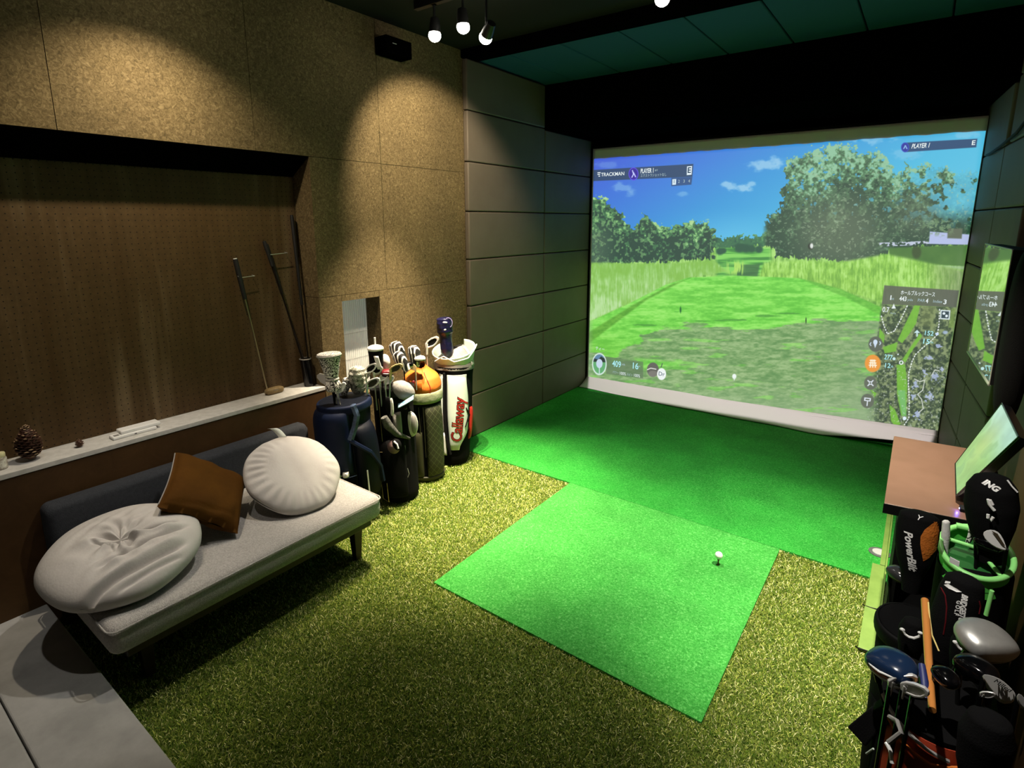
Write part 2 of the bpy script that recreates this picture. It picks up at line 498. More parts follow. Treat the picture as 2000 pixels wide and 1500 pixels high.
xs = [0.004, 0.34, 0.806, 1.273, 1.73, 2.197, 2.66, 3.125, 3.55]
nm = ['first', 'second', 'third', 'fourth', 'fifth', 'sixth', 'seventh', 'eighth']
for i in range(8):
    pad('ceiling_panel', MB().box(xs[i] + .004, xs[i + 1] - .004, 3.73, 4.757, 3.2, 3.249),
        'dark teal ceiling panel before the screen, %s counted from the left wall' % nm[i], 'ceiling panels before the screen', bev=0.008)

# ------------------------------------------------------------------ floor coverings
tag(MB().box(0.052, 3.40, 3.318, 5.88, 0.0, 0.012).build('turf_carpet', 'green_carpet', None, smooth=False),
    'smooth bright green carpet covering the floor up to the screen', 'carpet')
tag(MB().box(1.222, 2.665, 1.882, 3.315, 0.0, 0.013).build('hitting_mat', 'green_mat', None, smooth=False, bevel=0.002),
    'square bright green hitting mat with the teed ball on it', 'mat')

rng = np.random.default_rng(3)


def blades(n, region, holes, h0, h1, wd):
    x = rng.uniform(region[0], region[1], n); y = rng.uniform(region[2], region[3], n)
    ok = np.ones(n, bool)
    for (a0, a1, b0, b1) in holes: ok &= ~((x > a0) & (x < a1) & (y > b0) & (y < b1))
    x = x[ok]; y = y[ok]; n = len(x)
    h = rng.uniform(h0, h1, n); a = rng.uniform(0, 2 * PI, n); ln = rng.uniform(0.3, 1.3, n) * h; cw = rng.uniform(0, 2 * PI, n)
    dx, dy = np.cos(a) * wd, np.sin(a) * wd
    lx, ly = np.cos(cw) * ln, np.sin(cw) * ln
    z = np.zeros(n)
    V = np.stack([np.stack([x - dx, y - dy, z], 1), np.stack([x + dx, y + dy, z], 1),
                  np.stack([x + dx * .9 + lx * .35, y + dy * .9 + ly * .35, h * .65], 1), np.stack([x - dx * .9 + lx * .35, y - dy * .9 + ly * .35, h * .65], 1),
                  np.stack([x + dx * .35 + lx, y + dy * .35 + ly, h], 1), np.stack([x - dx * .35 + lx, y - dy * .35 + ly, h], 1)], 1).reshape(-1, 3)
    i = np.arange(n)[:, None] * 6
    F = np.concatenate([i + np.array([[0, 1, 2, 3]]), i + np.array([[3, 2, 4, 5]])], 1).reshape(-1, 4)
    me = bpy.data.meshes.new('artificial_turf')
    me.vertices.add(len(V)); me.vertices.foreach_set('co', V.ravel())
    me.loops.add(F.size); me.loops.foreach_set('vertex_index', F.ravel())
    me.polygons.add(len(F)); me.polygons.foreach_set('loop_start', np.arange(0, F.size, 4)); me.polygons.foreach_set('loop_total', np.full(len(F), 4))
    me.update(); me.validate()
    t = rng.random(n); pal = np.array([[0.060, 0.14, 0.007], [0.24, 0.34, 0.035], [0.58, 0.62, 0.14], [0.95, 0.92, 0.46]])
    idx = np.digitize(t, [.34, .66, .86]); c = pal[idx] * rng.uniform(.8, 1.2, (n, 1))
    C4 = np.concatenate([np.repeat(c, 6, 0), np.ones((n * 6, 1))], 1)
    at_ = me.color_attributes.new('tint', 'FLOAT_COLOR', 'POINT'); at_.data.foreach_set('color', C4.ravel())
    me.materials.append(MATS['blades'])
    o = bpy.data.objects.new('artificial_turf', me); COL.objects.link(o)
    return o


tf = blades(430000, (0.02, 3.58, 0.565, 3.312), [(1.222, 2.665, 1.882, 3.32)], 0.006, 0.013, 0.0013)
tag(tf, 'olive green curly artificial grass around the hitting mat', 'artificial grass', kind='stuff')

# ------------------------------------------------------------------ golf screen
scr = thing('projection_screen', 'large white impact screen showing a projected golf course with trees and tee', 'golf screen', (1.74, 5.65, 0.0))
HM = np.array([[43.401197, -30.139407, 1136.18633], [-37.38404, -178.095118, 749.04461], [-0.086588, -0.029814, 1.0]])   # picture plane (x, z) -> artwork units
HI = np.linalg.inv(HM)


def art(u, v, y=5.6425):      # artwork units -> point on the screen
    p = HI @ np.array([u, v, 1.0]); return Vector((p[0] / p[2], y, p[1] / p[2]))


def cloth_pt(s, t):
    x = 0.066 + s * (3.425 - 0.066)
    hem = 0.02 if x < 2.6 else 0.02 + 0.075 * min(1, (x - 2.6) / .8)
    fwd = 0.20 if x < 2.5 else max(0.20 - 0.16 * (x - 2.5) / .9, 0.04)
    ripple = 0.010 * math.sin(x * 3.1 + 1) + 0.006 * math.sin(x * 9.3)
    if t > 0.12:
        z = 0.11 + 0.05 * s + (2.70 - 0.11 - 0.05 * s) * (t - .12) / .88
        y = 5.65 + (0.0015 * math.sin(x * 5 + z * 3))
    else:
        q = 1 - t / .12
        z0 = 0.11 + 0.05 * s
        z = hem + (z0 - hem) * (1 - q) ** 1.3
        y = 5.65 - fwd * q ** 1.4 + ripple * q
        z += 0.008 * math.sin(x * 7) * math.sin(q * PI)
    return (x, y, z)


fab = MB().grid(cloth_pt, 90, 100)
fb = fab.build('screen_cloth', mat('screen_cloth', (0.86, 0.80, 0.79), 0.9, spec=0.1), scr)
sd = fb.modifiers.new('t', 'SOLIDIFY'); sd.thickness = 0.003; sd.offset = -1
MB().tube([(0.075, 5.68, 2.715), (3.40, 5.68, 2.715)], 0.02, 12).build('top_bar', 'black', scr)
hemt = []
for i in range(61):
    p = cloth_pt(i / 60, 0.115)
    hemt.append((p[0], p[1] - 0.004, p[2] - 0.012 - 0.02 * math.sin(i * .21) ** 2))
MB().tube(hemt, 0.006, 8).build('hem_fold', MATS['screen_cloth'], scr)

# --- the projected picture, painted texel by texel
NX, NZ = 900, 690
uu, vv = np.meshgrid(np.linspace(0, 1, NX), np.linspace(0, 1, NZ))
PX = 0.085 + uu * (3.420 - 0.085)
ZB = 0.062 + 0.130 * uu
PZ = ZB + vv * (2.592 - ZB)
den = HM[2, 0] * PX + HM[2, 1] * PZ + HM[2, 2]
U = (HM[0, 0] * PX + HM[0, 1] * PZ + HM[0, 2]) / den
V = (HM[1, 0] * PX + HM[1, 1] * PZ + HM[1, 2]) / den


def vn(x, y, seed):
    xi = np.floor(x).astype(np.int64); yi = np.floor(y).astype(np.int64); fx = x - xi; fy = y - yi
    fx = fx * fx * (3 - 2 * fx); fy = fy * fy * (3 - 2 * fy)

    def h(a, b2):
        n = (a * 374761393 + b2 * 668265263 + seed * 982451653) & 0x7fffffff
        n = ((n ^ (n >> 13)) * 1274126177) & 0x7fffffff
        return ((n ^ (n >> 16)) & 0xffff) / 65535.0
    return (h(xi, yi) * (1 - fx) + h(xi + 1, yi) * fx) * (1 - fy) + (h(xi, yi + 1) * (1 - fx) + h(xi + 1, yi + 1) * fx) * fy


def fb_(sx, sy, seed, oct=3):
    r = 0; a = .5; t = 0
    for k in range(oct):
        r = r + a * vn(U / sx * 2 ** k, V / sy * 2 ** k, seed + k * 17); t += a; a *= .55
    return r / t


def ss(x, a, b2):
    t = np.clip((x - a) / (b2 - a), 0, 1); return t * t * (3 - 2 * t)


C = np.zeros((NZ, NX, 3))


def put(mask, col):
    global C
    mk = np.clip(mask, 0, 1)[..., None]
    c = col if isinstance(col, np.ndarray) else np.array(col, float)
    C = C * (1 - mk) + c * mk


def lerp3(t, *cs):
    cs = [np.array(c, float) for c in cs]; n = len(cs) - 1; t = np.clip(t, 0, 1) * n
    out = np.zeros(t.shape + (3,))
    for i in range(n):
        k = np.clip(t - i, 0, 1)[..., None]
        out = (cs[i] if i == 0 else out) * (1 - k) + cs[i + 1] * k
    return out


def poly(pts, soft=0.7):
    """soft mask of a polygon given in artwork units"""
    ins = np.zeros(U.shape, bool); n = len(pts); dmin = np.full(U.shape, 1e9)
    for i in range(n):
        x1, y1 = pts[i]; x2, y2 = pts[(i + 1) % n]
        if y1 != y2:
            c = ((V > y1) != (V > y2)) & (U < (x2 - x1) * (V - y1) / (y2 - y1) + x1); ins ^= c
        L2 = (x2 - x1) ** 2 + (y2 - y1) ** 2
        t = np.clip(((U - x1) * (x2 - x1) + (V - y1) * (y2 - y1)) / max(L2, 1e-9), 0, 1)
        dmin = np.minimum(dmin, np.hypot(U - x1 - t * (x2 - x1), V - y1 - t * (y2 - y1)))
    sd_ = np.where(ins, dmin, -dmin)
    return ss(sd_, -soft, soft)


def line(pts, wd, dash=0):
    out = np.zeros(U.shape); acc = 0
    for (x1, y1), (x2, y2) in zip(pts[:-1], pts[1:]):
        L = math.hypot(x2 - x1, y2 - y1); tt = ((U - x1) * (x2 - x1) + (V - y1) * (y2 - y1)) / L ** 2; t = np.clip(tt, 0, 1)
        d = np.hypot(U - x1 - t * (x2 - x1), V - y1 - t * (y2 - y1)); m_ = ss(-d, -wd - .5, -wd + .5)
        if dash: m_ = m_ * (np.mod(t * L + acc, dash) < dash * .62)
        out = np.maximum(out, m_); acc += L
    return out


def disc(x, y, rx_, ry_=None, soft=.08):
    ry_ = ry_ or rx_
    return ss(-np.hypot((U - x) / rx_, (V - y) / ry_), -1 - soft, -1 + soft)


edge = lambda xs_, ys_: np.interp(U + (vn(U / 9, V / 9, 301) - .5) * 16 + (vn(U / 4, V / 4, 302) - .5) * 8, xs_, ys_)
# sky
C[:] = lerp3((U - 1150) / 760 * .75 + (V - 250) / 260 * .45, (62, 70, 205), (50, 110, 215), (48, 150, 215), (75, 185, 222), (95, 195, 225))
put(ss(V, 400, 470) * .45 * ss(-abs(U - 1430), -160, 0), (110, 200, 235))
for (cx, cy, rx2, ry2, s_, k) in [(1495, 322, 36, 12, 3, .75), (1515, 312, 16, 10, 5, .6), (1425, 361, 17, 10, 7, .75), (1450, 368, 20, 8, 9, .8), (1468, 359, 12, 7, 8, .7),
                                 (1215, 366, 26, 10, 11, .42), (1232, 376, 12, 8, 13, .4), (1332, 378, 12, 5, 15, .4), (1188, 322, 30, 8, 17, .25), (1700, 268, 46, 13, 19, .6), (1640, 262, 60, 8, 21, .4),
                                 (1770, 300, 30, 12, 23, .35), (1885, 262, 24, 9, 27, .4)]:
    n = fb_(13, 8, s_)
    put(ss(1.15 - np.hypot((U - cx) / rx2, (V - cy) / ry2) + (n - .5) * 1.3, .0, .75) * k, (160, 205, 232))
# far trees
n1, n2, n3 = fb_(9, 9, 31), fb_(4, 4, 41, 2), fb_(26, 22, 51)


def leaves(t, dark, mid, light, hi):
    return lerp3(t, dark, dark, mid, mid, light, hi)


lf = n1 * .55 + n2 * .45
xs1 = [1140, 1158, 1170, 1185, 1209, 1221, 1228, 1240, 1251, 1256, 1262, 1274, 1285, 1298, 1312, 1331, 1350, 1384, 1394, 1398, 1418, 1439, 1456, 1480, 1497, 1520]
ys1 = [380, 384, 384, 394, 410, 432, 449, 444, 430, 417, 424, 434, 440, 437, 446, 437, 434, 433, 444, 460, 466, 458, 463, 461, 458, 455]
mt = ss(V - edge(xs1, ys1) + (n2 - .5) * 15 + (n1 - .5) * 8, -1, 1.5) * (V < 525)
sh = fb_(34, 60, 61, 2)
put(mt, leaves(ss(lf + (sh - .5) * .7 - (V - 450) / 330, .22, .78), (30, 68, 54), (58, 110, 72), (112, 172, 104), (170, 212, 148)))
put(mt * ss(fb_(6, 7, 311, 2) + (1250 - U) / 700 * .15, .50, .62) * ss(n2, .35, .6) * .55, (138, 190, 118))
put(mt * (1 - ss(U, 1165, 1215)) * ss(V, 420, 470) * .35, (120, 140, 110))
dist = mt * ss(U, 1390, 1410) * (U < 1520)
put(dist * .8, leaves(lf, (38, 88, 74), (60, 120, 80), (90, 150, 90), (130, 180, 120)))
# right hand trees
xs2 = [1494, 1500, 1517, 1532, 1540, 1526, 1536, 1538, 1557, 1575, 1600, 1640, 1665, 1672, 1700, 1737, 1740, 1752, 1770, 1776, 1800, 1850, 1870, 1900, 1915, 1940]
xs2 = [1490, 1500, 1517, 1528, 1532, 1538, 1557, 1575, 1600, 1640, 1665, 1674, 1700, 1730, 1744, 1758, 1770, 1780, 1800, 1850, 1870, 1900, 1915, 1940]
ys2 = [440, 425, 412, 400, 345, 310, 312, 300, 288, 280, 280, 302, 297, 300, 345, 340, 312, 330, 324, 328, 342, 330, 342, 342]
mr = ss(V - edge(xs2, ys2) + (n2 - .5) * 22 + (n1 - .5) * 20, -1, 1.5) * (V < 515) * ss(U, 1488, 1500)
gaps = ss(fb_(11, 11, 71) + (U - 1790) / 500, .50, .60) * ss(U, 1725, 1800) * (1 - ss(V, 395, 450)) * .85
gaps = np.maximum(gaps, ss(fb_(8, 8, 73), .70, .74) * .8 * (1 - ss(V, 380, 470)))
tone = ss(lf + (sh - .5) * .5 - (V - 385) / 420, .22, .84)
tree = leaves(tone, (38, 72, 54), (64, 104, 74), (92, 142, 100), (140, 192, 156))
put(mr * (1 - gaps), tree)
hz_ = ss(-np.hypot((U - 1640) / 140, (V - 455) / 110), -1.05, -.2)
put(mr * hz_ * .62, (112, 124, 100))
put(mr * ss(-np.hypot((U - 1790) / 70, (V - 420) / 70), -1.05, -.2) * .5, (96, 108, 88))
put(ss(fb_(5, 4, 81, 2), .68, .76) * mr * .4, (170, 192, 156))
# ground behind
gy = edge([1140, 1160, 1250, 1390, 1400, 1500, 1520, 1620, 1700, 1740, 1800, 1900], [516, 516, 513, 505, 485, 480, 500, 508, 512, 488, 482, 478])
grass = lerp3(ss(fb_(3, 26, 91, 3) * .7 + n1 * .3, .25, .75), (92, 150, 60), (140, 195, 90), (175, 225, 125))
put(ss(V - gy + (fb_(3, 9, 93, 2) - .5) * 14, -1, 1), grass)
far = ss(V, 482, 486) * ss(U, 1392, 1406) * (1 - ss(U, 1498, 1512)) * (1 - ss(V, 545, 550))
band = fb_(60, 5, 95)
put(far, lerp3(ss(band, .3, .7), (60, 135, 60), (95, 180, 75), (130, 210, 95)))
for (x_, y_, h_) in [(1406, 497, 14), (1413, 494, 10), (1444, 492, 18), (1457, 492, 16), (1468, 492, 14), (1482, 493, 14), (1450, 484, 9)]:
    put(disc(x_, y_ - h_ * .45, h_ * .55, h_ * .5, .4), (34, 84, 62))
put(poly([(1436, 517), (1484, 516), (1479, 540), (1440, 540)], 2) * .75, (52, 96, 62))
put(poly([(1395, 512), (1438, 516), (1442, 522), (1400, 520)], 2) * .5, (60, 130, 60))
# house and lawn on the right
put(poly([(1715, 474), (1818, 470), (1818, 478), (1720, 481)], 1) * .9 * ss(fb_(5, 3, 331, 2), .44, .52), (205, 212, 235))
put(poly([(1816, 452), (1896, 458), (1892, 478), (1814, 476)], 1.2), (178, 190, 228))
put(poly([(1851, 446), (1880, 446), (1878, 466), (1850, 465)], 1.5), (92, 104, 84))
put(ss(n2, .5, .62) * disc(1835, 445, 30, 14, .5) * .8, (120, 150, 110))
put(poly([(1735, 484), (1890, 478), (1886, 520), (1740, 512)], 2), lerp3(n3, (66, 112, 52), (88, 132, 62)))
put(poly([(1812, 517), (1884, 520), (1882, 526), (1816, 522)], 1.5) * .7, (160, 190, 150))
put(disc(1790, 492, 9, 13, .3) * .6, (50, 60, 40))
# reeds
rd = fb_(2.6, 20, 97, 3); rdx = fb_(5, 8, 99, 3)
reedL = poly([(1130, 512), (1300, 515), (1395, 508), (1420, 530), (1345, 543), (1310, 555), (1220, 596), (1150, 628)], 3)
reedL = reedL * np.clip(1.25 - fb_(4, 12, 98, 2) * .5, 0, 1)
put(reedL, lerp3(ss(rd * .5 + rdx * .2 + (V - 500) / 200 * .5 + (n3 - .5) * .5, .25, .85), (128, 186, 74), (150, 204, 110), (186, 224, 160)))
reedR = poly([(1480, 545), (1492, 512), (1560, 508), (1640, 512), (1730, 496), (1790, 508), (1850, 522), (1886, 530), (1880, 640), (1720, 590), (1640, 566), (1560, 545)], 4)
reedR = reedR * np.clip(1.25 - fb_(4, 10, 101, 2) * .5, 0, 1)
put(reedR, lerp3(ss(rd * .6 + rdx * .3 + (n3 - .5) * .4, .2, .75), (112, 170, 64), (148, 206, 84), (180, 230, 126)))
put(reedR * ss(U, 1790, 1860) * .7, lerp3(rd, (92, 124, 70), (150, 168, 120)))
put(ss(V, 505, 516) * (1 - ss(V, 528, 545)) * ss(U, 1410, 1430) * (1 - ss(U, 1448, 1456)) * ss(rd, .45, .6), (170, 220, 100))
# tee box
tee = poly([(1120, 770), (1120, 640), (1152, 628), (1230, 592), (1300, 556), (1345, 542), (1430, 538), (1560, 543), (1640, 565), (1720, 600), (1900, 700), (1900, 900), (1120, 900)], 1.5)
gt = fb_(38, 6, 103, 4); gt2 = fb_(7, 3, 105, 3)
put(tee, lerp3(ss(gt * .7 + gt2 * .3, .25, .75), (94, 192, 58), (122, 216, 78), (152, 232, 104)))
put(poly([(1120, 668), (1148, 650), (1235, 596), (1310, 556), (1350, 542), (1335, 548), (1262, 586), (1190, 640), (1148, 672), (1120, 690)], 2.5) * .8, lerp3(gt2, (60, 130, 28), (104, 176, 52)))
put(poly([(1560, 543), (1640, 563), (1722, 600), (1724, 618), (1650, 580), (1590, 556)], 2) * .75, lerp3(gt2, (78, 158, 48), (116, 196, 70)))
put(tee * ss(-abs(V - 690), -60, 0) * (1 - ss(U, 1160, 1280)) * .35, (120, 190, 60))
# tree shade on the tee, painted into the picture colours
shb = edge([1120, 1200, 1240, 1280, 1330, 1400, 1470, 1500, 1530, 1560, 1640, 1725, 1900], [700, 690, 670, 645, 632, 637, 645, 643, 636, 630, 624, 625, 630])
shade = ss(V - shb + (fb_(40, 6, 107, 3) - .5) * 34, -3, 5) * (1 - poly([(1240, 700), (1330, 708), (1325, 716), (1258, 722), (1246, 712)], 6) * .85)
shade = shade * (1 - (ss(fb_(50, 8, 109, 3), .60, .72)) * .55)
shade_col = lerp3(ss(fb_(24, 5, 111, 4) * .6 + gt2 * .4, .25, .75), (94, 138, 82), (124, 160, 104), (156, 184, 132))
put(shade * .93 * tee, shade_col)
put(shade * tee * ss(V, 720, 830) * .60, (158, 182, 142))  # paler towards the hem: room-light wash put into the picture colour
put(shade * tee * ss(U, 1560, 1700) * .35, (140, 165, 128))
for (x_, y_, rx2, ry2) in [(1262, 635, 26, 2.5), (1420, 625, 30, 2.5), (1500, 617, 28, 3), (1540, 612, 22, 2), (1450, 625, 12, 2), (1370, 627, 16, 2)]:
    put(ss(1.1 - np.hypot((U - x_) / rx2, (V - y_) / ry2) + (fb_(10, 3, 113) - .5), 0, .6) * .7, (66, 142, 50))
put(disc(1329, 605, 1.6, 6, .5), (20, 96, 40)); put(disc(1321, 609, 5, 1, .5) * .6, (70, 170, 50)); put(disc(1574, 626, 1.2, 6, .5), (30, 60, 30))
put(disc(1583, 481, 5, 6, .4), (40, 50, 40)); put(disc(1585, 480, 3.2, 5, .4), (220, 226, 220))
put(disc(1434, 735, 4, 5, .25), (235, 245, 240)); put(poly([(1432, 737), (1436, 737), (1434, 744)], .6), (225, 240, 230))
put(tee * (1 - ss(U, 1146, 1162)) * .5, (150, 170, 140))
put(ss(-abs(U - 1880 + (V - 560) * .15), -26, -4) * ss(V, 430, 600) * .35, (150, 160, 140))

# --- screen furniture painted into the picture
put(poly([(1150, 332.5), (1354, 320), (1352, 345), (1150, 354)], .8) * .86, (26, 58, 88))
put(poly([(1311, 347), (1352, 345.5), (1350, 360.5), (1311, 363.5)], .8) * .8, (30, 66, 110))
put(disc(1237, 339.5, 9.6, 12.6), (92, 70, 235)); put(disc(1237, 339.5, 8.3, 11), (36, 10, 150))
put(line([(1235, 333), (1237, 340), (1234, 346)], 1.0), (190, 200, 250)); put(line([(1237, 337), (1241, 345)], 1.1), (190, 200, 250))
put(poly([(1341.5, 324.8), (1351.5, 324), (1350.5, 341), (1341, 342)], .6), (225, 238, 245))
put(poly([(1313, 350), (1320.5, 349.4), (1320, 360.4), (1312.8, 361)], .6), (215, 235, 245))
put(poly([(1766, 278.5), (1909, 270.5), (1906.5, 287.5), (1766, 297)], .8) * .85, (22, 54, 96))
put(disc(1767.5, 287.5, 8, 9.5), (40, 70, 190)); put(disc(1767.5, 287.5, 6.4, 8), (28, 40, 150)); put(line([(1765, 290), (1768, 284), (1771, 290)], 1.0), (140, 190, 235))
# bottom left
put(poly([(1180, 695.5), (1256, 706.5), (1256, 739.5), (1184, 730)], .8) * .66, (88, 112, 84))
put(disc(1170.5, 711, 14.2, 21.5), (226, 240, 240)); put(disc(1170.5, 711, 12.2, 18.8), (96, 170, 110))
inn = disc(1170.5, 711, 12.2, 18.8)
put(inn * (V < 703), (92, 130, 165)); put(inn * poly([(1150, 697), (1168, 702), (1174, 696), (1190, 706), (1190, 708), (1150, 706)], 1), (30, 48, 44))
put(disc(1170.5, 710, 6.2, 9), (196, 214, 232)); put(line([(1170.5, 718), (1170.5, 729)], .8), (210, 225, 230))
put(disc(1275, 722, 11.5, 14), (96, 96, 90)); put(line([(1264, 722), (1271, 719), (1281, 721)], .9), (225, 228, 220)); put(disc(1275, 730, 9, 6) * .7, (130, 128, 120))
put(line([(1291, 717), (1293.5, 710)], .8), (70, 80, 80)); put(disc(1292, 730.5, 8.8, 11.6), (236, 243, 240))
# hole map
hdr = poly([(1727, 557), (1873, 567), (1868, 600), (1722, 594)], 1)
mp_area = poly([(1722, 594), (1868, 600), (1855, 700), (1838, 842), (1690, 838), (1697, 760), (1712, 670)], 3)
mpn = fb_(5, 5, 121, 3)
fade = 1 - .9 * (1 - ss(U, 1694, 1722))
put(mp_area * fade * .96, lerp3(ss(mpn, .3, .72), (52, 70, 52), (84, 102, 72), (132, 148, 104)))
put(hdr * .88, (88, 92, 84))
for pl in [[(1786, 596), (1797, 597), (1789, 632), (1776, 652), (1762, 670), (1753, 664), (1768, 632)], [(1797, 650), (1801, 656), (1778, 690), (1768, 708), (1762, 702), (1782, 672)],
           [(1751, 712), (1768, 712), (1772, 750), (1770, 812), (1760, 812), (1752, 770)], [(1737, 790), (1748, 800), (1759, 828), (1750, 834), (1740, 822)],
           [(1724, 678), (1753, 668), (1750, 686), (1728, 690)], [(1718, 640), (1728, 655), (1726, 670), (1716, 662)], [(1700, 760), (1712, 768), (1708, 776)]]:
    put(poly(pl, 1.2) * .92, (118, 186, 58))
put(poly([(1753, 762), (1768, 762), (1770, 812), (1762, 812)], 2) * .5, (120, 190, 150))
put(poly([(1800, 598), (1826, 600), (1822, 640), (1796, 636)], 5) * .5, (124, 140, 84))
put(poly([(1858, 602), (1866, 602), (1862, 640), (1852, 640)], 1.5) * .7, (130, 160, 80))
for (x_, y_, a_, b_) in [(1813, 700, 9, 5), (1826, 737, 9, 10), (1816, 776, 10, 10), (1789, 752, 7, 9), (1791, 812, 8, 9), (1833, 678, 6, 7), (1806, 726, 5, 8), (1783, 776, 5, 9), (1840, 720, 5, 4)]:
    put(ss(1 - np.hypot((U - x_) / a_, (V - y_) / b_) + (fb_(3.4, 3.4, 131, 2) - .5) * 2.2, .1, .5) * .85, (176, 190, 226))
for pl in [[(1797, 745), (1806, 742), (1802, 762), (1792, 770), (1800, 780), (1803, 798), (1794, 806)], [(1820, 732), (1826, 722), (1834, 724)], [(1786, 740), (1796, 745)]]:
    put(line(pl, .9), (205, 212, 200))
put(ss(fb_(2.6, 2.6, 133, 2), .70, .80) * mp_area * .6 * ss(V, 690, 720), (205, 212, 205))
put(line([(1772, 597), (1760, 622), (1747, 646), (1733, 652), (1727, 638), (1721, 617)], 1.0, 5.5), (236, 244, 240))
put(line([(1835, 604), (1834, 630), (1831, 653), (1818, 666), (1802, 679), (1788, 692), (1781, 706), (1775, 728), (1774, 750), (1776, 780), (1775, 816), (1764, 833)], 1.0, 5.5), (236, 244, 240))
ib = poly([(1837, 605), (1856, 606), (1854.5, 624), (1836, 623)], .8); put(ib, (226, 240, 244)); put(poly([(1839, 607.2), (1853.8, 608), (1852.5, 622), (1838, 621)], .8), (44, 66, 74))
put(disc(1843.5, 612, 2.6), (226, 240, 244)); put(disc(1848.5, 617, 2.6), (226, 240, 244))
put(poly([(1745.5, 593), (1749.5, 602.5), (1741, 602.5)], .6), (230, 240, 240))
put(poly([(1791, 644), (1797, 650), (1785, 650)], .6), (200, 232, 236)); put(line([(1791, 648), (1791, 656)], 1.2), (200, 232, 236))
put(disc(1760, 708, 4.2), (235, 245, 245)); put(disc(1760, 708, 2.4), (84, 130, 74)); put(disc(1766.5, 817, 3.6), (222, 238, 250))
put(disc(1746, 700.5, 3), (200, 235, 235)); put(disc(1754, 692, 0.1 + 1.5), (220, 235, 235))
put(disc(1830, 652, 3.4, 2.4), (200, 220, 250)); put(disc(1846, 649, 5, 3.4, .4) * .8, (170, 190, 228))
put(disc(1710, 672, 14, 15), (92, 100, 88)); put(disc(1709.5, 668, 4.2, 5), (205, 222, 240)); put(poly([(1706.5, 671), (1712.5, 671), (1709, 680)], .5), (205, 222, 240))
put(line([(1701, 669), (1699, 672), (1701, 675)], .8) + line([(1718, 667), (1720, 670), (1718, 673)], .8), (205, 222, 240))
put(disc(1704.5, 709.5, 15.5, 17), (232, 152, 60))
for k in (-1, 0, 1): put(line([(1704.5 + k * 3, 703), (1704.5 + k * 5, 717)], 1.1), (250, 240, 215))
for k in (703.5, 708.5, 713): put(line([(1699.5 - (k - 703) * .2, k), (1709.5 + (k - 703) * .2, k + .4)], 1.1), (250, 240, 215))
put(disc(1700, 748, 12.5, 13.5), (98, 106, 92)); put(line([(1695, 743), (1705, 753)], 1.1) + line([(1705, 743), (1695, 753)], 1.1), (222, 230, 240)); put(disc(1700, 748, 3.2), (222, 230, 240)); put(disc(1700, 748, 1.7), (98, 106, 92))
put(disc(1694, 783, 13, 14), (98, 106, 92)); put(poly([(1688, 776), (1701, 777.5), (1700, 784), (1687.5, 782.6)], .6), (222, 230, 240)); put(poly([(1690.5, 778.2), (1698.5, 779.2), (1698, 782), (1690, 781)], .5), (98, 106, 92)); put(line([(1694, 784), (1693.4, 792)], 1), (222, 230, 240))
# grey of the cloth and room-light wash near the hem are painted in
lin = np.where(C / 255 <= 0.04045, C / 255 / 12.92, ((C / 255 + .055) / 1.055) ** 2.4)

wob = 0.0022 * np.sin(PX * 22) + .0015 * np.sin(PX * 51)
PZw = PZ + wob * (vv > .985)
VV = np.stack([PX, np.full_like(PX, 5.646 - 0.0), PZw], -1).reshape(-1, 3) - np.array([1.74, 5.65, 0])
ii = (np.arange(NZ - 1)[:, None] * NX + np.arange(NX - 1)[None, :]).ravel()
FF = np.stack([ii, ii + 1, ii + NX + 1, ii + NX], 1)
me = bpy.data.meshes.new('projected_picture')
me.vertices.add(len(VV)); me.vertices.foreach_set('co', VV.ravel())
me.loops.add(FF.size); me.loops.foreach_set('vertex_index', FF.ravel())
me.polygons.add(len(FF)); me.polygons.foreach_set('loop_start', np.arange(0, FF.size, 4)); me.polygons.foreach_set('loop_total', np.full(len(FF), 4))
me.update(); me.validate()
ca = me.color_attributes.new('tint', 'FLOAT_COLOR', 'POINT')
ca.data.foreach_set('color', np.concatenate([lin.reshape(-1, 3), np.ones((NX * NZ, 1))], 1).ravel())
me.materials.append(MATS['picture'])
pic = bpy.data.objects.new('projected_picture', me); COL.objects.link(pic); pic.parent = scr
pic['label'] = 'golf course view with tee, reeds, trees and blue sky'

for nme, c, s_ in [('txt_white', (230, 240, 240), 1), ('txt_cyan', (170, 232, 236), 1), ('txt_dark', (20, 60, 90), 1), ('txt_soft', (170, 195, 200), 1)]:
    mat(nme, (0, 0, 0), 0.9, emit=srgb(*c), estr=s_)


def label_art(s, u, v, size_px, m='txt_white', width=None, shear=0.0, name='lettering', al='LEFT', bold=0.0, yo=5.6425):
    """lettering on the picture; size_px = cap height in artwork units, width = run length in artwork units"""
    p = art(u, v, yo); q = art(u, v + size_px, yo)
    h = (p.z - q.z) / 0.72
    t = text(s, h, p, (1, 0, 0), (0, 0, 1), m, pic, name, ext=0.0003, align=al, shear=shear, bold=bold * h)
    if width:
        r_ = abs(art(u + width, v, yo).x - p.x)
        xs_ = [vtx.co.x for vtx in t.data.vertices]; w0 = max(xs_) - min(xs_); x0 = p.x - 1.74
        for vtx in t.data.vertices: vtx.co.x = x0 + (vtx.co.x - x0) * r_ / w0
    return t


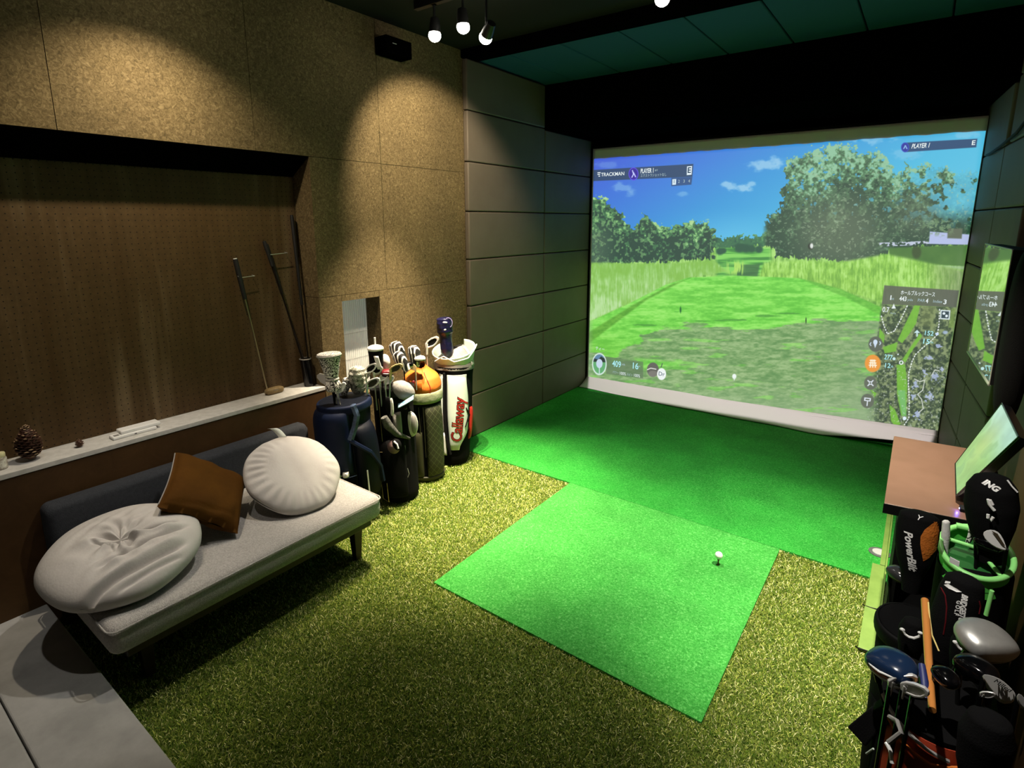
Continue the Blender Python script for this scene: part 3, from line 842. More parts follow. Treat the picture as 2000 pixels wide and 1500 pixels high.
label_art('TRACKMAN', 1174, 341.5, 7, width=45, name='brand_lettering', bold=.01)
for k, (a_, b_) in enumerate([(1167, 1173), (1167, 1172), (1169, 1172)]):
    put_p = art(a_, 337.5 + k * 3.3); put_q = art(b_, 337.5 + k * 3.3)
    MB().box(put_p.x, put_q.x, 5.6420, 5.6426, put_p.z - .0045, put_p.z + .0045).build('logo_bar', 'txt_white', pic, smooth=False)
label_art('PLAYER 1', 1251, 334.5, 9, width=25, name='player_lettering', bold=.02)
label_art('#1', 1279, 332.5, 4, 'txt_soft', width=5)
label_art('エクストラショットなし', 1251, 343.5, 5, 'txt_soft', width=50)
label_art('E', 1346, 332.8, 11, 'txt_dark', al='CENTER', bold=.02)
label_art('1', 1316.6, 355, 7, 'txt_dark', al='CENTER')
for c_, x_ in (('2', 1326), ('3', 1336), ('4', 1346)): label_art(c_, x_, 354.5 - (x_ - 1326) * .04, 6, 'txt_soft', al='CENTER')
label_art('PLAYER 1', 1780, 286, 9, width=35, shear=.2, name='player_lettering', bold=.02)
label_art('E', 1901, 279, 9, al='CENTER', bold=.02)
label_art('ティー', 1163, 680, 5.5, width=17)
label_art('409', 1196, 710, 12, 'txt_cyan', width=17, name='distance_figures', bold=.015)
label_art('yds', 1214, 711, 4, 'txt_soft', width=7)
label_art('16', 1233.5, 714, 12, 'txt_cyan', width=11, name='distance_figures', bold=.015)
label_art('m', 1246, 715, 4, 'txt_soft', width=4)
label_art('パワー', 1196, 726.5, 4, 'txt_soft', width=12)
label_art('100%', 1209.5, 728.5, 6, width=12)
label_art('スピン', 1224, 731, 4, 'txt_soft', width=11)
label_art('100%', 1237, 732.5, 6, width=12)
label_art('Dr', 1292, 730.5, 8, 'txt_dark', al='CENTER')
label_art('ホールブルックコース', 1759, 571.5, 7, width=67, name='course_name', bold=.01)
label_art('1', 1736, 581.3, 9, bold=.02); label_art('st', 1741, 583, 5, 'txt_soft', width=5)
label_art('443', 1756.5, 583.2, 9, width=14, bold=.02, name='distance_figures'); label_art('yds', 1772, 585, 5, 'txt_soft', width=11)
label_art('PAR', 1792, 586.2, 6, 'txt_soft', width=14); label_art('4', 1808, 587.5, 9, width=5, bold=.02)
label_art('Index', 1822, 588, 6, 'txt_soft', width=18); label_art('3', 1842, 589.6, 9, width=6, bold=.02)
label_art('0.7', 1723.5, 604.5, 10, width=13, bold=.015); label_art('m/s', 1739, 611, 4, 'txt_soft', width=10)
label_art('152', 1804, 650, 9, 'txt_cyan', width=17, bold=.015, name='distance_figures'); label_art('15', 1800, 666, 10, 'txt_cyan', width=13, bold=.015)
label_art('277', 1727, 697, 10, 'txt_cyan', width=16, bold=.015, name='distance_figures'); label_art('12', 1726, 713, 9, 'txt_cyan', width=11, bold=.015)
label_art('m', 1817, 668, 5, 'txt_cyan', width=5); label_art('m', 1740, 715, 5, 'txt_cyan', width=4)

# ------------------------------------------------------------------ ceiling spots
mat('lamp_glow', (0, 0, 0), 0.5, emit=(1.0, 0.93, 0.78), estr=30)
mat('lamp_metal', (0.008, 0.008, 0.008), 0.4)


def spot(i, x, y, z, ax, ay, az, watts, cone, blend, col, track_z=3.22):
    L_ = ['spotlight over the window, left one on the short rail', 'spotlight on the short rail, second from the left wall', 'brightest spotlight hanging just right of the short rail pair',
          'single ceiling spotlight above the hitting mat at the photo top edge', 'ceiling spotlight near the right wall above the desk', 'ceiling spotlight over the platform aimed at the left wall',
          'ceiling spotlight above the sofa', 'ceiling spotlight above the right hand golf bags', 'rear ceiling spotlight over the platform by the left wall'][i]
    t = thing('track_spotlight', 'black ' + L_, 'spotlight', (x, y, track_z), 'black ceiling spotlights')
    d = (Vector((ax, ay, az)) - Vector((x, y, z))).normalized()
    H = Vector((x, y, z))
    MB().tube([(x, y, z + 0.02), (x, y, track_z + 0.0)], 0.007, 8).box(x - .016, x + .016, y - .016, y + .016, track_z - .02, track_z).build('stem', 'lamp_metal', t)
    a = d.cross(Vector((0, 0, 1))).normalized() if abs(d.z) < .999 else Vector((1, 0, 0))
    rings = []
    up = a.cross(d).normalized()
    for (q, rr) in [(-0.085, 0.018), (-0.08, 0.026), (-0.03, 0.034), (0.0, 0.036), (0.0, 0.032), (-0.012, 0.030)]:
        rings.append([H + d * q + (a * math.cos(k * PI / 10) + up * math.sin(k * PI / 10)) * rr for k in range(20)])
    MB().loft(rings).build('lamp_head', 'lamp_metal', t)
    MB().ell(H + d * 0.016, a, up, d, 0.038, 0.038, 0.036, 20, 12).build('bulb', 'lamp_glow', t)
    ld = bpy.data.lights.new('spot_light', 'SPOT'); ld.energy = watts; ld.color = col
    ld.spot_size = math.radians(cone); ld.spot_blend = blend; ld.shadow_soft_size = 0.022
    lo = bpy.data.objects.new('spot_light', ld); COL.objects.link(lo); lo.parent = t
    lo.location = H + d * 0.075 - Vector((x, y, track_z))
    lo.rotation_euler = d.to_track_quat('-Z', 'Y').to_euler()
    return t


for i, s_ in enumerate(SPOTS): spot(i, *s_)
tr = tag(MB().box(0.43, 1.05, 2.647, 2.683, 3.200, 3.25).build('lighting_track', 'lamp_metal', None, smooth=False, bevel=.003), 'black ceiling rail carrying the cluster of spotlights by the left wall', 'lighting rail')
tag(MB().box(1.6, 3.3, 2.98, 3.016, 3.222, 3.25).build('lighting_track', 'lamp_metal', None, smooth=False, bevel=.003), 'black ceiling rail above the hitting mat', 'lighting rail')
tag(MB().box(1.0, 3.2, 0.98, 1.016, 3.222, 3.25).build('lighting_track', 'lamp_metal', None, smooth=False, bevel=.003), 'black ceiling rail over the front of the turf', 'lighting rail')

# ------------------------------------------------------------------ sofa
# seat: local wool mattress over a dark timber base, low dark backrest against the wall
mat('wool', (0.36, 0.345, 0.325), 0.9, var=(0.50, 0.485, 0.46), scale=130, bump=0.5, bscale=220, detail=3)
mat('dark_wool', (0.018, 0.021, 0.027), 0.9, var=(0.028, 0.032, 0.040), scale=60, bump=0.3, bscale=220)
mat('dark_timber', (0.018, 0.009, 0.005), 0.5, var=(0.03, 0.015, 0.008), scale=14, stretch=(1, .2, 1))
sofa = thing('sofa', 'low grey wool sofa bench on dark wooden legs along the left wall', 'sofa', (0.45, 1.22, 0.0))


def rbox_ring(x0, x1, y0, y1, z, r, n=6):
    pts = []
    for (cx, cy, a0) in [(x1 - r, y1 - r, 0), (x0 + r, y1 - r, 90), (x0 + r, y0 + r, 180), (x1 - r, y0 + r, 270)]:
        for k in range(n + 1):
            a = math.radians(a0 + 90 * k / n); pts.append((cx + r * math.cos(a), cy + r * math.sin(a), z))
    return pts


rg = []
for (ins, z, r) in [(0.030, 0.276, .03), (0.012, 0.280, .035), (0.003, 0.293, .04), (0.0, 0.315, .04), (0.0, 0.365, .04), (0.004, 0.385, .04), (0.014, 0.396, .036), (0.03, 0.401, .03), (0.06, 0.403, .02)]:
    rg.append(rbox_ring(0.10 + ins, 0.835 - ins, 0.562 + ins, 1.882 - ins, z, r))
MB().loft(rg).build('seat_cushion', 'wool', sofa, angle=60)
pz = [rbox_ring(0.101, 0.8365, 0.5605, 1.8835, 0.385, .04)[k] for k in range(28)]
MB().tube([(p[0], p[1], 0.3865) for p in pz] + [(pz[0][0], pz[0][1], .3865)], 0.0035, 6).build('seam_piping', 'wool', sofa)
MB().box(0.14, 0.79, 0.62, 1.83, 0.225, 0.277).build('base_frame', 'dark_timber', sofa, bevel=.004)
for (lx, ly) in [(0.70, 1.785), (0.16, 1.785), (0.66, 0.72), (0.16, 0.72)]:
    sp = 0.012
    MB().hexa([(lx - .018, ly - .018, 0), (lx + .018, ly - .018, 0), (lx + .018, ly + .018, 0), (lx - .018, ly + .018, 0),
               (lx - .03, ly - .03, .226), (lx + .03, ly - .03, .226), (lx + .03, ly + .03, .226), (lx - .03, ly + .03, .226)]).build('leg', 'dark_timber', sofa, bevel=.003)
br = []
for (x, ins) in [(0.012, 0.01), (0.016, 0.002), (0.06, 0.0), (0.092, 0.008), (0.100, 0.03)]:
    br.append([(x, p[0], p[1]) for p in [(q[0], q[1]) for q in rbox_ring(0.585 + ins, 1.925 - ins, 0.30 + ins, 0.655 - ins, 0, .035)]])
MB().loft(br).build('backrest', 'dark_wool', sofa, angle=60)

# ------------------------------------------------------------------ cushions
mat('cushion_linen', (0.52, 0.495, 0.47), 0.85, bump=0.12, bscale=90, var=(0.56, 0.54, 0.515), scale=5)
mat('brown_velvet', (0.088, 0.036, 0.004), 0.85, spec=0.1, bump=0.15, bscale=60, var=(0.066, 0.026, 0.003), scale=6)


def round_cushion(name, label, c, ax, ay, az, r, h, folds, pinch, parts):
    """lens shaped cushion; az = face normal. folds(th, rho) -> height offset on the visible face"""
    t = thing(name, label, 'cushion', c)
    c = Vector(c); ax = Vector(ax).normalized(); az = Vector(az).normalized(); ay = az.cross(ax).normalized()
    n, m = 360, 110
    vs_ = []; fs_ = []
    for side in (1, -1):
        base = len(vs_)
        for i in range(m + 1):
            rho = (i + .001) / m
            for j in range(n):
                th = 2 * PI * j / n
                hh = h * (max(0, 1 - rho ** 2.6)) ** 0.5 * side
                rr = rho * r * (1 + .012 * math.sin(3 * th + 1) + .008 * math.sin(7 * th))
                if side > 0: hh += folds(th, rho)
                else: hh = max(hh, -h * .78)
                vs_.append(c + ax * rr * math.cos(th) + ay * rr * math.sin(th) + az * hh)
        for i in range(m):
            for j in range(n):
                fs_.append((base + i * n + j, base + i * n + (j + 1) % n, base + (i + 1) * n + (j + 1) % n, base + (i + 1) * n + j))
    b = MB().add(vs_, fs_)
    o = b.build('cover', 'cushion_linen', t, angle=180)
    md = o.modifiers.new('w', 'WELD'); md.merge_threshold = 0.0015
    for p in parts: p(t, c, ax, ay, az)
    return t


def sharp(x): return math.exp(-x * x)


def folds1(th, rho):
    # gathered centre with creases running out along the long diagonal
    x, y = rho * math.cos(th), rho * math.sin(th)
    z = -0.030 * math.exp(-(rho / .22) ** 2)
    amp = math.exp(-(rho / .42) ** 2)
    z += 0.012 * amp * math.sin(7 * th + 5 * rho) * min(1, rho * 6) + 0.007 * amp * math.sin(13 * th - 9 * rho + 1) * min(1, rho * 5)
    z -= 0.030 * sharp((y + .04 + .12 * math.sin(2.4 * x)) / .028) * ss1(x, -.15, .1) * (1 - ss1(x, .55, .75))
    z += 0.016 * sharp((y + .12 + .12 * math.sin(2.4 * x)) / .045) * ss1(x, -.2, .1) * (1 - ss1(x, .5, .8))
    z -= 0.030 * sharp((y + .40 - .10 * x) / .035) * (1 - ss1(abs(x - .2), .35, .65))
    z += 0.012 * sharp((y + .50 - .08 * x) / .06) * (1 - ss1(abs(x - .2), .35, .65))
    z -= 0.008 * sharp((y - .16 - .25 * x) / .03) * (1 - ss1(abs(x - .25), .1, .35))
    z -= 0.020 * sharp((x + .22 + .3 * y + .04 * math.sin(14 * y)) / .03) * (1 - ss1(abs(y + .05), .08, .26))
    z -= 0.030 * sharp((y + .72 - .14 * x + .02 * math.sin(5 * x)) / .040) * (1 - ss1(abs(x + .05), .45, .75))
    z += 0.016 * sharp((y + .62 - .14 * x) / .05) * (1 - ss1(abs(x), .45, .75))
    z -= 0.018 * sharp((y + .86 - .10 * x) / .03) * (1 - ss1(abs(x - .1), .2, .5))
    z -= 0.014 * sharp((y + .22 - .22 * x + .02 * math.sin(11 * x)) / .03) * (1 - ss1(abs(x + .1), .1, .4))
    z += 0.0045 * math.sin(9 * x + 14 * y + 3 * math.sin(5 * x)) * ss1(.8 - rho, 0, .4) + 0.003 * math.sin(17 * x - 11 * y + 4 * math.sin(6 * y)) * ss1(.85 - rho, 0, .4)
    return z


def ss1(x, a, b2):
    t = min(max((x - a) / (b2 - a), 0), 1); return t * t * (3 - 2 * t)


def back_support(t, c, ax, ay, az): pass


round_cushion('round_cushion', 'large crumpled off-white round cushion lying on the near end of the sofa', (0.484, 0.745, 0.506),
              (0.08, 1.0, 0.09), None, (0.148, -0.098, 0.984), 0.300, 0.100, folds1, 1, [])


def folds2(th, rho):
    z = 0.0
    rim = ss1(rho, .55, .97)
    d = math.cos(th - 2.6)          # gathers along the lower left rim
    z += 0.0075 * rim * (0.35 + 0.65 * max(0, d)) * math.sin(27 * th + 2 * math.sin(3 * th)) * (1 - rho) * 6
    x, y = rho * math.cos(th), rho * math.sin(th)
    z += 0.003 * math.sin(6 * x - 5 * y + 2 * math.sin(4 * x))
    z += 0.004 * math.sin(4 * x + 3 * y)
    return z


def care_label(t, c, ax, ay, az):
    p = Vector((0.330, 1.587, 0.722)); q = Vector((0.310, 1.536, 0.774))
    wv = Vector((0.012, 0.040, -0.006))
    a = MB()
    n = 8
    vs_ = []
    for i in range(n + 1):
        k = i / n; b2 = p.lerp(q, k) + Vector((0, 0, 0.022 * math.sin(k * PI * .8)))
        vs_ += [b2, b2 + wv]
    a.add(vs_, [(2 * i, 2 * i + 1, 2 * i + 3, 2 * i + 2) for i in range(n)])
    o = a.build('care_label', 'white_plastic', t); md = o.modifiers.new('s', 'SOLIDIFY'); md.thickness = .0012


round_cushion('round_cushion', 'smooth pale grey round cushion with white label leaning at the far end of the sofa', (0.480, 1.568, 0.556),
              (-0.2, 0.97, 0.2), None, (0.564, -0.065, 0.823), 0.252, 0.078, folds2, 1, [care_label])

# square brown pillow
pc = Vector((0.404, 1.138, 0.601))
P4 = [Vector(p) for p in ((0.195, 1.103, 0.771), (0.312, 1.386, 0.539), (0.614, 1.173, 0.431), (0.497, 0.890, 0.663))]
pn = Vector((0.542, 0.388, 0.746)).normalized()
pil = thing('square_pillow', 'square brown velvet pillow propped between the two round cushions', 'pillow', pc)
vs_ = []; fs_ = []; n = 40
for side in (1, -1):
    b0 = len(vs_)
    for j in range(n + 1):
        for i in range(n + 1):
            s_, t_ = i / n, j / n
            a_, b_ = 2 * s_ - 1, 2 * t_ - 1
            pin = 0.06 * (1 - (a_ * a_)) * abs(b_) ** 3, 0.06 * (1 - b_ * b_) * abs(a_) ** 3
            aa = a_ * (1 - pin[1]); bb = b_ * (1 - pin[0])
            s2, t2 = (aa + 1) / 2, (bb + 1) / 2
            q = P4[0] * (1 - s2) * (1 - t2) + P4[1] * s2 * (1 - t2) + P4[2] * s2 * t2 + P4[3] * (1 - s2) * t2
            hh = 0.070 * ((1 - a_ ** 4) * (1 - b_ ** 4)) ** .5
            hh += 0.006 * math.sin(9 * a_ + 4 * b_) * (1 - abs(a_)) * abs(b_) - 0.010 * sharp((a_ - .62 - .2 * b_) / .06) * ss1(b_, .3, .7) * (1 - b_ ** 4) - .008 * sharp((b_ + .1 * a_ - .80) / .05) * (1 - a_ ** 2)
            vs_.append(q + pn * hh * side)
    for j in range(n):
        for i in range(n):
            k = b0 + j * (n + 1) + i; fs_.append((k, k + 1, k + n + 2, k + n + 1))
po = MB().add(vs_, fs_).build('pillow_cover', 'brown_velvet', pil, angle=180)
md = po.modifiers.new('w', 'WELD'); md.merge_threshold = 0.001
MB().tube([P4[0].lerp(P4[3], .03 + .94 * k / 12) + (P4[2] - P4[3]).normalized() * 0.022 * math.sin(PI * (.03 + .94 * k / 12)) ** 1.0 * .5 + pn * .004 for k in range(13)], 0.0028, 6).build('zip', 'steel', pil)

# ------------------------------------------------------------------ things on the ledge
mat('putter_cover', (0.30, 0.22, 0.10), 0.6, var=(0.20, 0.13, 0.05), scale=40)
mat('grip_rubber', (0.010, 0.009, 0.009), 0.6)
mat('brass_shaft', (0.62, 0.50, 0.34), 0.3, 1.0)
mat('dark_shaft', (0.03, 0.022, 0.018), 0.25, 0.6)
t = thing('putter', 'putter with black grip leaning alone on the pegboard, its head in a tan cover', 'putter', (-0.13, 1.83, 0.832))
hd = Vector((-0.135, 1.800, 0.858)); tp = Vector((-0.160, 1.690, 1.700))
dr = (tp - hd).normalized(); gp = hd.lerp(tp, .71)
MB().tube([hd, gp], 0.0045, 10).build('shaft', 'brass_shaft', t)
MB().tube([gp, gp + dr * .02, tp - dr * .01, tp], [0.0095, 0.012, 0.0145, 0.013], 14).build('grip', 'grip_rubber', t)
MB().tube([tp, tp + dr * .004], 0.011, 14).build('grip_cap', 'white_plastic', t)
MB().ell((-0.130, 1.842, 0.853), (0, 1, 0), (1, 0, 0), (0, 0, 1), 0.062, 0.026, 0.021, 24, 12, p=.6).build('head_cover', 'putter_cover', t)
MB().ring((-0.130, 1.842, 0.860), (0, 1, 0), (1, 0, 0), 0.060, 0.0245, 0.0025).build('cover_seam', 'grey_cloth', t)


def peg_hook(x0, y, z, ln, lab):
    MB_ = MB().tube([(-0.192, y, z), (-0.192 + ln, y - .0, z + .002), (-0.192 + ln + .006, y, z + .014)], 0.0022, 8)
    MB_.tube([(-0.1915, y, z - .03), (-0.1915, y, z + .02)], 0.003, 8)
    tag(MB_.build('peg_hook', 'steel', None), lab, 'hook', 'pegboard hooks')


mbh = MB().tube([(-0.190, 1.80, 1.595), (-0.150, 1.795, 1.593), (-0.150, 1.70, 1.588), (-0.150, 1.69, 1.600)], 0.0022, 8)
tag(mbh.build('peg_hook', 'steel', None), 'thin metal pegboard hook holding the lone putter', 'hook', 'pegboard hooks')
mbh = MB().tube([(-0.190, 2.03, 1.725), (-0.150, 2.025, 1.722), (-0.150, 1.905, 1.716), (-0.150, 1.895, 1.728)], 0.0022, 8)
tag(mbh.build('peg_hook', 'steel', None), 'thin metal pegboard hook beside the tall dark clubs in the recess corner', 'hook', 'pegboard hooks')
for nmz, lab, a, b2, g0 in [('golf_club', 'dark club leaning at the recess corner, left of the pair crossing', (-0.150, 1.875, 1.800), (-0.095, 2.045, 1.02), .20),
                            ('golf_club', 'dark club close behind the leftmost one in the recess corner', (-0.170, 1.900, 1.780), (-0.12, 2.050, 1.02), .42),
                            ('golf_club', 'tall dark club standing rightmost in the recess corner', (-0.165, 2.085, 1.960), (-0.105, 2.085, 1.02), .62)]:
    a = Vector(a); b2 = Vector(b2); t = thing(nmz, lab, 'golf club', b2, 'clubs in the pegboard corner')
    k = a.lerp(b2, g0)
    MB().tube([a, a.lerp(b2, .02), k], [0.010, 0.012, 0.0095], 12).build('grip', 'grip_rubber', t)
    MB().tube([k, b2], 0.005, 10).build('shaft', 'dark_shaft', t)
    d_ = (b2 - a).normalized()
    MB().tube([b2 - d_ * .0, b2 + d_ * .18], [0.0052, 0.0048], 10).build('lower_shaft', 'steel', t)
qv = thing('tube_holder', 'black tube at the right end of the ledge holding the corner clubs', 'holder', (-0.10, 2.07, 0.832))
MB().tube([(-0.100, 2.080, 0.833), (-0.108, 2.066, 1.02)], [0.036, 0.036], 24).build('tube', 'black_gloss', qv, angle=50)
MB().ring((-0.108, 2.066, 1.02), (1, 0, 0), (0, 1, 0), 0.036, 0.036, 0.004).build('rim', 'grey_cloth', qv)

# pine cones
mat('cone_scale', (0.060, 0.020, 0.010), 0.6, var=(0.10, 0.045, 0.025), scale=60)
mat('cone_tip', (0.42, 0.28, 0.16), 0.7)


def pine_cone(label, c, r, h, n, tilt=0.0):
    t = thing('pine_cone', label, 'pine cone', c, 'pine cones on the ledge')
    c = Vector(c); b = MB(); tips = MB()
    prof = lambda q: (math.sin(PI * (q * .86 + .14)) ** .7) * (1 - .35 * q)
    b.ell(c + Vector((0, 0, h * .48)), (1, 0, 0), (0, 1, 0), (0, 0, 1), r * .62, r * .62, h * .46, 16, 10)
    for i in range(n):
        q = (i + .5) / n; th = i * 2.39996; z = h * (.06 + .86 * q); rr = r * prof(q)
        d = Vector((math.cos(th), math.sin(th), 0)); s_ = Vector((-d.y, d.x, 0)); up = Vector((0, 0, 1))
        p0 = c + d * rr * .45 + up * (z - .01 * r); p1 = c + d * rr * .97 + up * (z + r * .20)
        wd = r * .20 * (1.1 - .5 * q); th_ = r * .05
        b.add([p0 - s_ * wd * .5, p0 + s_ * wd * .5, p1 + s_ * wd, p1 - s_ * wd, p0 - s_ * wd * .5 + up * th_, p0 + s_ * wd * .5 + up * th_, p1 + s_ * wd + up * th_, p1 - s_ * wd + up * th_],
              [(0, 3, 2, 1), (4, 5, 6, 7), (0, 1, 5, 4), (1, 2, 6, 5), (2, 3, 7, 6), (3, 0, 4, 7)])
        if random.random() < .35 or q > .9: tips.ell(p1 + up * th_ + d * r * .015, s_, d, up, wd * .7, r * .035, r * .05, 8, 5)
    b.build('scales', 'cone_scale', t, smooth=False); tips.build('scale_tips', 'cone_tip', t)


pine_cone('large dark pine cone standing on the ledge beside the glass jar', (-0.095, 0.612, 0.832), 0.060, 0.170, 130)
pine_cone('tiny pine cone lying on the ledge near the white box', (-0.095, 0.798, 0.832), 0.022, 0.040, 40)
# jar
mat('jar_glass', (0.75, 0.75, 0.66), 0.15, var=(0.35, 0.30, 0.24), scale=55)
mat('cream_lid', (0.75, 0.72, 0.42), 0.4)
j = thing('jar', 'small jar with cream lid at the left end of the ledge', 'jar', (-0.085, 0.505, 0.832))
MB().loft([[(-.085 + rr * math.cos(a * PI / 12), .505 + rr * math.sin(a * PI / 12), .832 + z) for a in range(24)] for rr, z in [(.020, 0), (.024, .004), (.024, .050), (.019, .058)]]).build('jar_body', 'jar_glass', j)
MB().loft([[(-.085 + rr * math.cos(a * PI / 12), .505 + rr * math.sin(a * PI / 12), .832 + z) for a in range(24)] for rr, z in [(.021, .057), (.0215, .060), (.0215, .072), (.020, .0745)]]).build('jar_lid', 'cream_lid', j)
# white devices
wb = thing('charger_box', 'flat white device with a small display on the ledge', 'device', (-0.075, 1.02, 0.832))
MB().box(-0.110, -0.050, 0.925, 1.125, 0.833, 0.848).build('lower_case', 'white_plastic', wb, bevel=.004, seg=3)
MB().box(-0.130, -0.062, 0.965, 1.150, 0.848, 0.866).build('upper_case', 'white_plastic', wb, bevel=.005, seg=3)
MB().box(-0.085, -0.062, 0.935, 0.958, 0.8482, 0.8492).build('display', 'grey_cloth', wb, smooth=False)
MB().box(-0.0505, -0.0490, 1.020, 1.030, 0.838, 0.842).build('port', 'black', wb, smooth=False)

# speaker near the ceiling
sp = thing('wall_speaker', 'small black speaker box mounted high on the left wall', 'speaker', (0.05, 2.80, 3.0))
MB().box(0.005, 0.12, 2.69, 2.92, 3.02, 3.13).build('speaker_case', 'velvet', sp, bevel=.006)
MB().box(0.1205, 0.1215, 2.745, 2.78, 3.085, 3.089).build('badge', 'chrome', sp, smooth=False)
MB().tube([(0.03, 2.925, 3.14), (0.03, 2.94, 3.09), (0.03, 2.925, 3.03)], 0.006, 8).build('bracket', 'steel', sp)

# ball on tee and putting cup
mat('ball_white', (0.90, 0.90, 0.88), 0.3, coat=.4, bump=.25, bscale=240)
tag(MB().tube([(2.415, 2.942, 0.012), (2.415, 2.942, 0.042), (2.415, 2.942, 0.052)], [0.0045, 0.0042, 0.010], 14).build('golf_tee', mat('tee_rubber', (0.16, .05, .02), .6), None), 'short brown rubber tee under the ball on the green mat', 'golf tee')
tag(MB().ell((2.415, 2.942, 0.0725), (1, 0, 0), (0, 1, 0), (0, 0, 1), .0213, .0213, .0213, 28, 18).build('golf_ball', 'ball_white', None), 'white golf ball teed up on the green mat', 'golf ball')
cp = thing('putting_cup', 'grey ring cup target on the carpet by the lime strip', 'cup', (3.155, 3.62, 0.012))
MB().tube([(3.145, 3.62, 0.012), (3.145, 3.62, 0.016)], 0.055, 36).build('dark_ring', mat('ring_grey', (.10, .11, .10), .5), cp, angle=50)
MB().tube([(3.145, 3.62, 0.016), (3.145, 3.62, 0.019)], 0.036, 36).build('inner_disc', mat('disc_grey', (.45, .46, .44), .5), cp, angle=50)

# lime strip on the floor
ls = thing('lime_edging', 'lime green plastic edging strip along the floor beside the desk', 'edging strip', (3.17, 3.3, 0.0))
for (y0, y1, xl) in [(2.675, 3.014, 3.118), (3.022, 3.46, 3.120), (3.468, 4.30, 3.155)]:
    MB().box(xl, 3.180, y0, y1, 0.012, 0.026).build('strip_section', 'lime', ls, smooth=False, bevel=.002)
MB().box(3.181, 3.189, 2.675, 4.30, 0.012, 0.060).build('upright_lip', 'lime', ls, smooth=False, bevel=.001)
for y in (2.672, 3.018):
    MB().tube([(3.108, y - .004, .030), (3.120, y, .020), (3.179, y, .028)], .0032, 8).build('clip', 'black', ls)

# projector on the ceiling: its beam frame reaches a little past the picture onto the hem of the screen
pj = thing('projector', 'black ceiling projector aimed at the screen', 'projector', (1.85, 2.20, 3.25))
MB().box(1.70, 2.00, 1.95, 2.17, 3.02, 3.14).build('projector_case', 'black', pj, bevel=.008)
MB().tube([(1.85, 2.06, 3.14), (1.85, 2.06, 3.25)], .02, 12).build('mount', 'black', pj)
MB().ring((1.85, 2.175, 3.08), (1, 0, 0), (0, 0, 1), .026, .026, .006, 28, 8).build('lens_ring', 'black_gloss', pj)
ld = bpy.data.lights.new('projector_beam', 'POINT'); ld.energy = 560; ld.color = (1.0, .92, .90); ld.shadow_soft_size = .008; ld.use_nodes = True
nt = ld.node_tree; N = nt.nodes; L = nt.links
em = N['Emission']; geo = N.new('ShaderNodeNewGeometry'); sp_ = N.new('ShaderNodeSeparateXYZ'); L.new(geo.outputs['Incoming'], sp_.inputs[0])


def pm(op, a, c=None):
    k = N.new('ShaderNodeMath'); k.operation = op
    for i, q in enumerate((a, c)):
        if q is None: continue
        if isinstance(q, (int, float)): k.inputs[i].default_value = q
        else: L.new(q, k.inputs[i])
    return k.outputs[0]


def pr_(v, lo_, hi_):
    k = N.new('ShaderNodeMapRange'); k.interpolation_type = 'SMOOTHSTEP'; L.new(v, k.inputs[0]); k.inputs[1].default_value = lo_; k.inputs[2].default_value = hi_
    return k.outputs[0]


u_ = pm('DIVIDE', sp_.outputs[0], sp_.outputs[1]); w_ = pm('DIVIDE', sp_.outputs[2], sp_.outputs[1])
mk = pr_(pm('SUBTRACT', w_, pm('MULTIPLY', u_, .055)), -.935, -.915)
mk = pm('MULTIPLY', mk, pr_(w_, -.140, -.150)); mk = pm('MULTIPLY', mk, pr_(u_, -.515, -.505)); mk = pm('MULTIPLY', mk, pr_(u_, .455, .445))
L.new(mk, em.inputs['Strength'])
lo = bpy.data.objects.new('projector_beam', ld); COL.objects.link(lo); lo.parent = pj; lo.location = (0, 0.0, -0.17)

# ------------------------------------------------------------------ desk, monitors, mirror
dk = thing('desk', 'brown topped desk with black body against the right wall', 'desk', (3.37, 2.7, 0.0))
mat('desk_top', (0.105, 0.054, 0.032), 0.38, var=(0.122, 0.064, 0.040), scale=5)
MB().hexa([(3.140, 2.320, 0.868), (3.500, 2.365, 0.868), (3.500, 3.150, 0.868), (3.137, 3.125, 0.868),
           (3.140, 2.320, 0.900), (3.500, 2.365, 0.900), (3.500, 3.150, 0.900), (3.137, 3.125, 0.900)]).build('desk_top', 'desk_top', dk, bevel=.002, smooth=False)
MB().hexa([(3.1385, 2.316, 0.862), (3.500, 2.361, 0.862), (3.500, 2.369, 0.862), (3.1385, 2.324, 0.862), (3.1385, 2.316, 0.899), (3.500, 2.361, 0.899), (3.500, 2.364, 0.899), (3.1385, 2.319, 0.899)]).build('front_edge', 'black', dk, smooth=False)
MB().box(3.192, 3.212, 2.40, 3.09, 0.0, 0.867).build('side_panel', 'black', dk, smooth=False)
MB().box(3.470, 3.490, 2.40, 3.09, 0.0, 0.867).build('side_panel', 'black', dk, smooth=False)
MB().box(3.212, 3.470, 3.06, 3.08, 0.10, 0.867).build('back_panel', 'black', dk, smooth=False)
MB().box(3.212, 3.470, 2.42, 3.06, 0.40, 0.42).build('shelf', 'black', dk, smooth=False)

# tilted monitor on the desk
A0, A1, A2, A3 = Vector((3.360, 2.830, 0.925)), Vector((3.352, 2.485, 0.925)), Vector((3.455, 2.229, 1.265)), Vector((3.455, 2.689, 1.249))
mon = thing('monitor', 'tilted flat monitor standing on the desk, showing a pale green course', 'monitor', (3.37, 2.65, 0.90))
ux = (A1 - A0).normalized(); uy = (A3 - A0); hgt = uy.length; wdt = (A1 - A0).length
nn = ux.cross(uy).normalized()
if nn.x > 0: nn = -nn
ctr = (A0 + A1 + A2 + A3) / 4
cs = [A0, A1, A2, A3]
MB().hexa([p - nn * .004 for p in cs] and [cs[0] - nn * .030, cs[1] - nn * .030, cs[2] - nn * .030, cs[3] - nn * .030, cs[0] - nn * .001, cs[1] - nn * .001, cs[2] - nn * .001, cs[3] - nn * .001]).build('case', 'black_gloss', mon, bevel=.003, smooth=False)
ng = 60
vs_ = []; cols = []
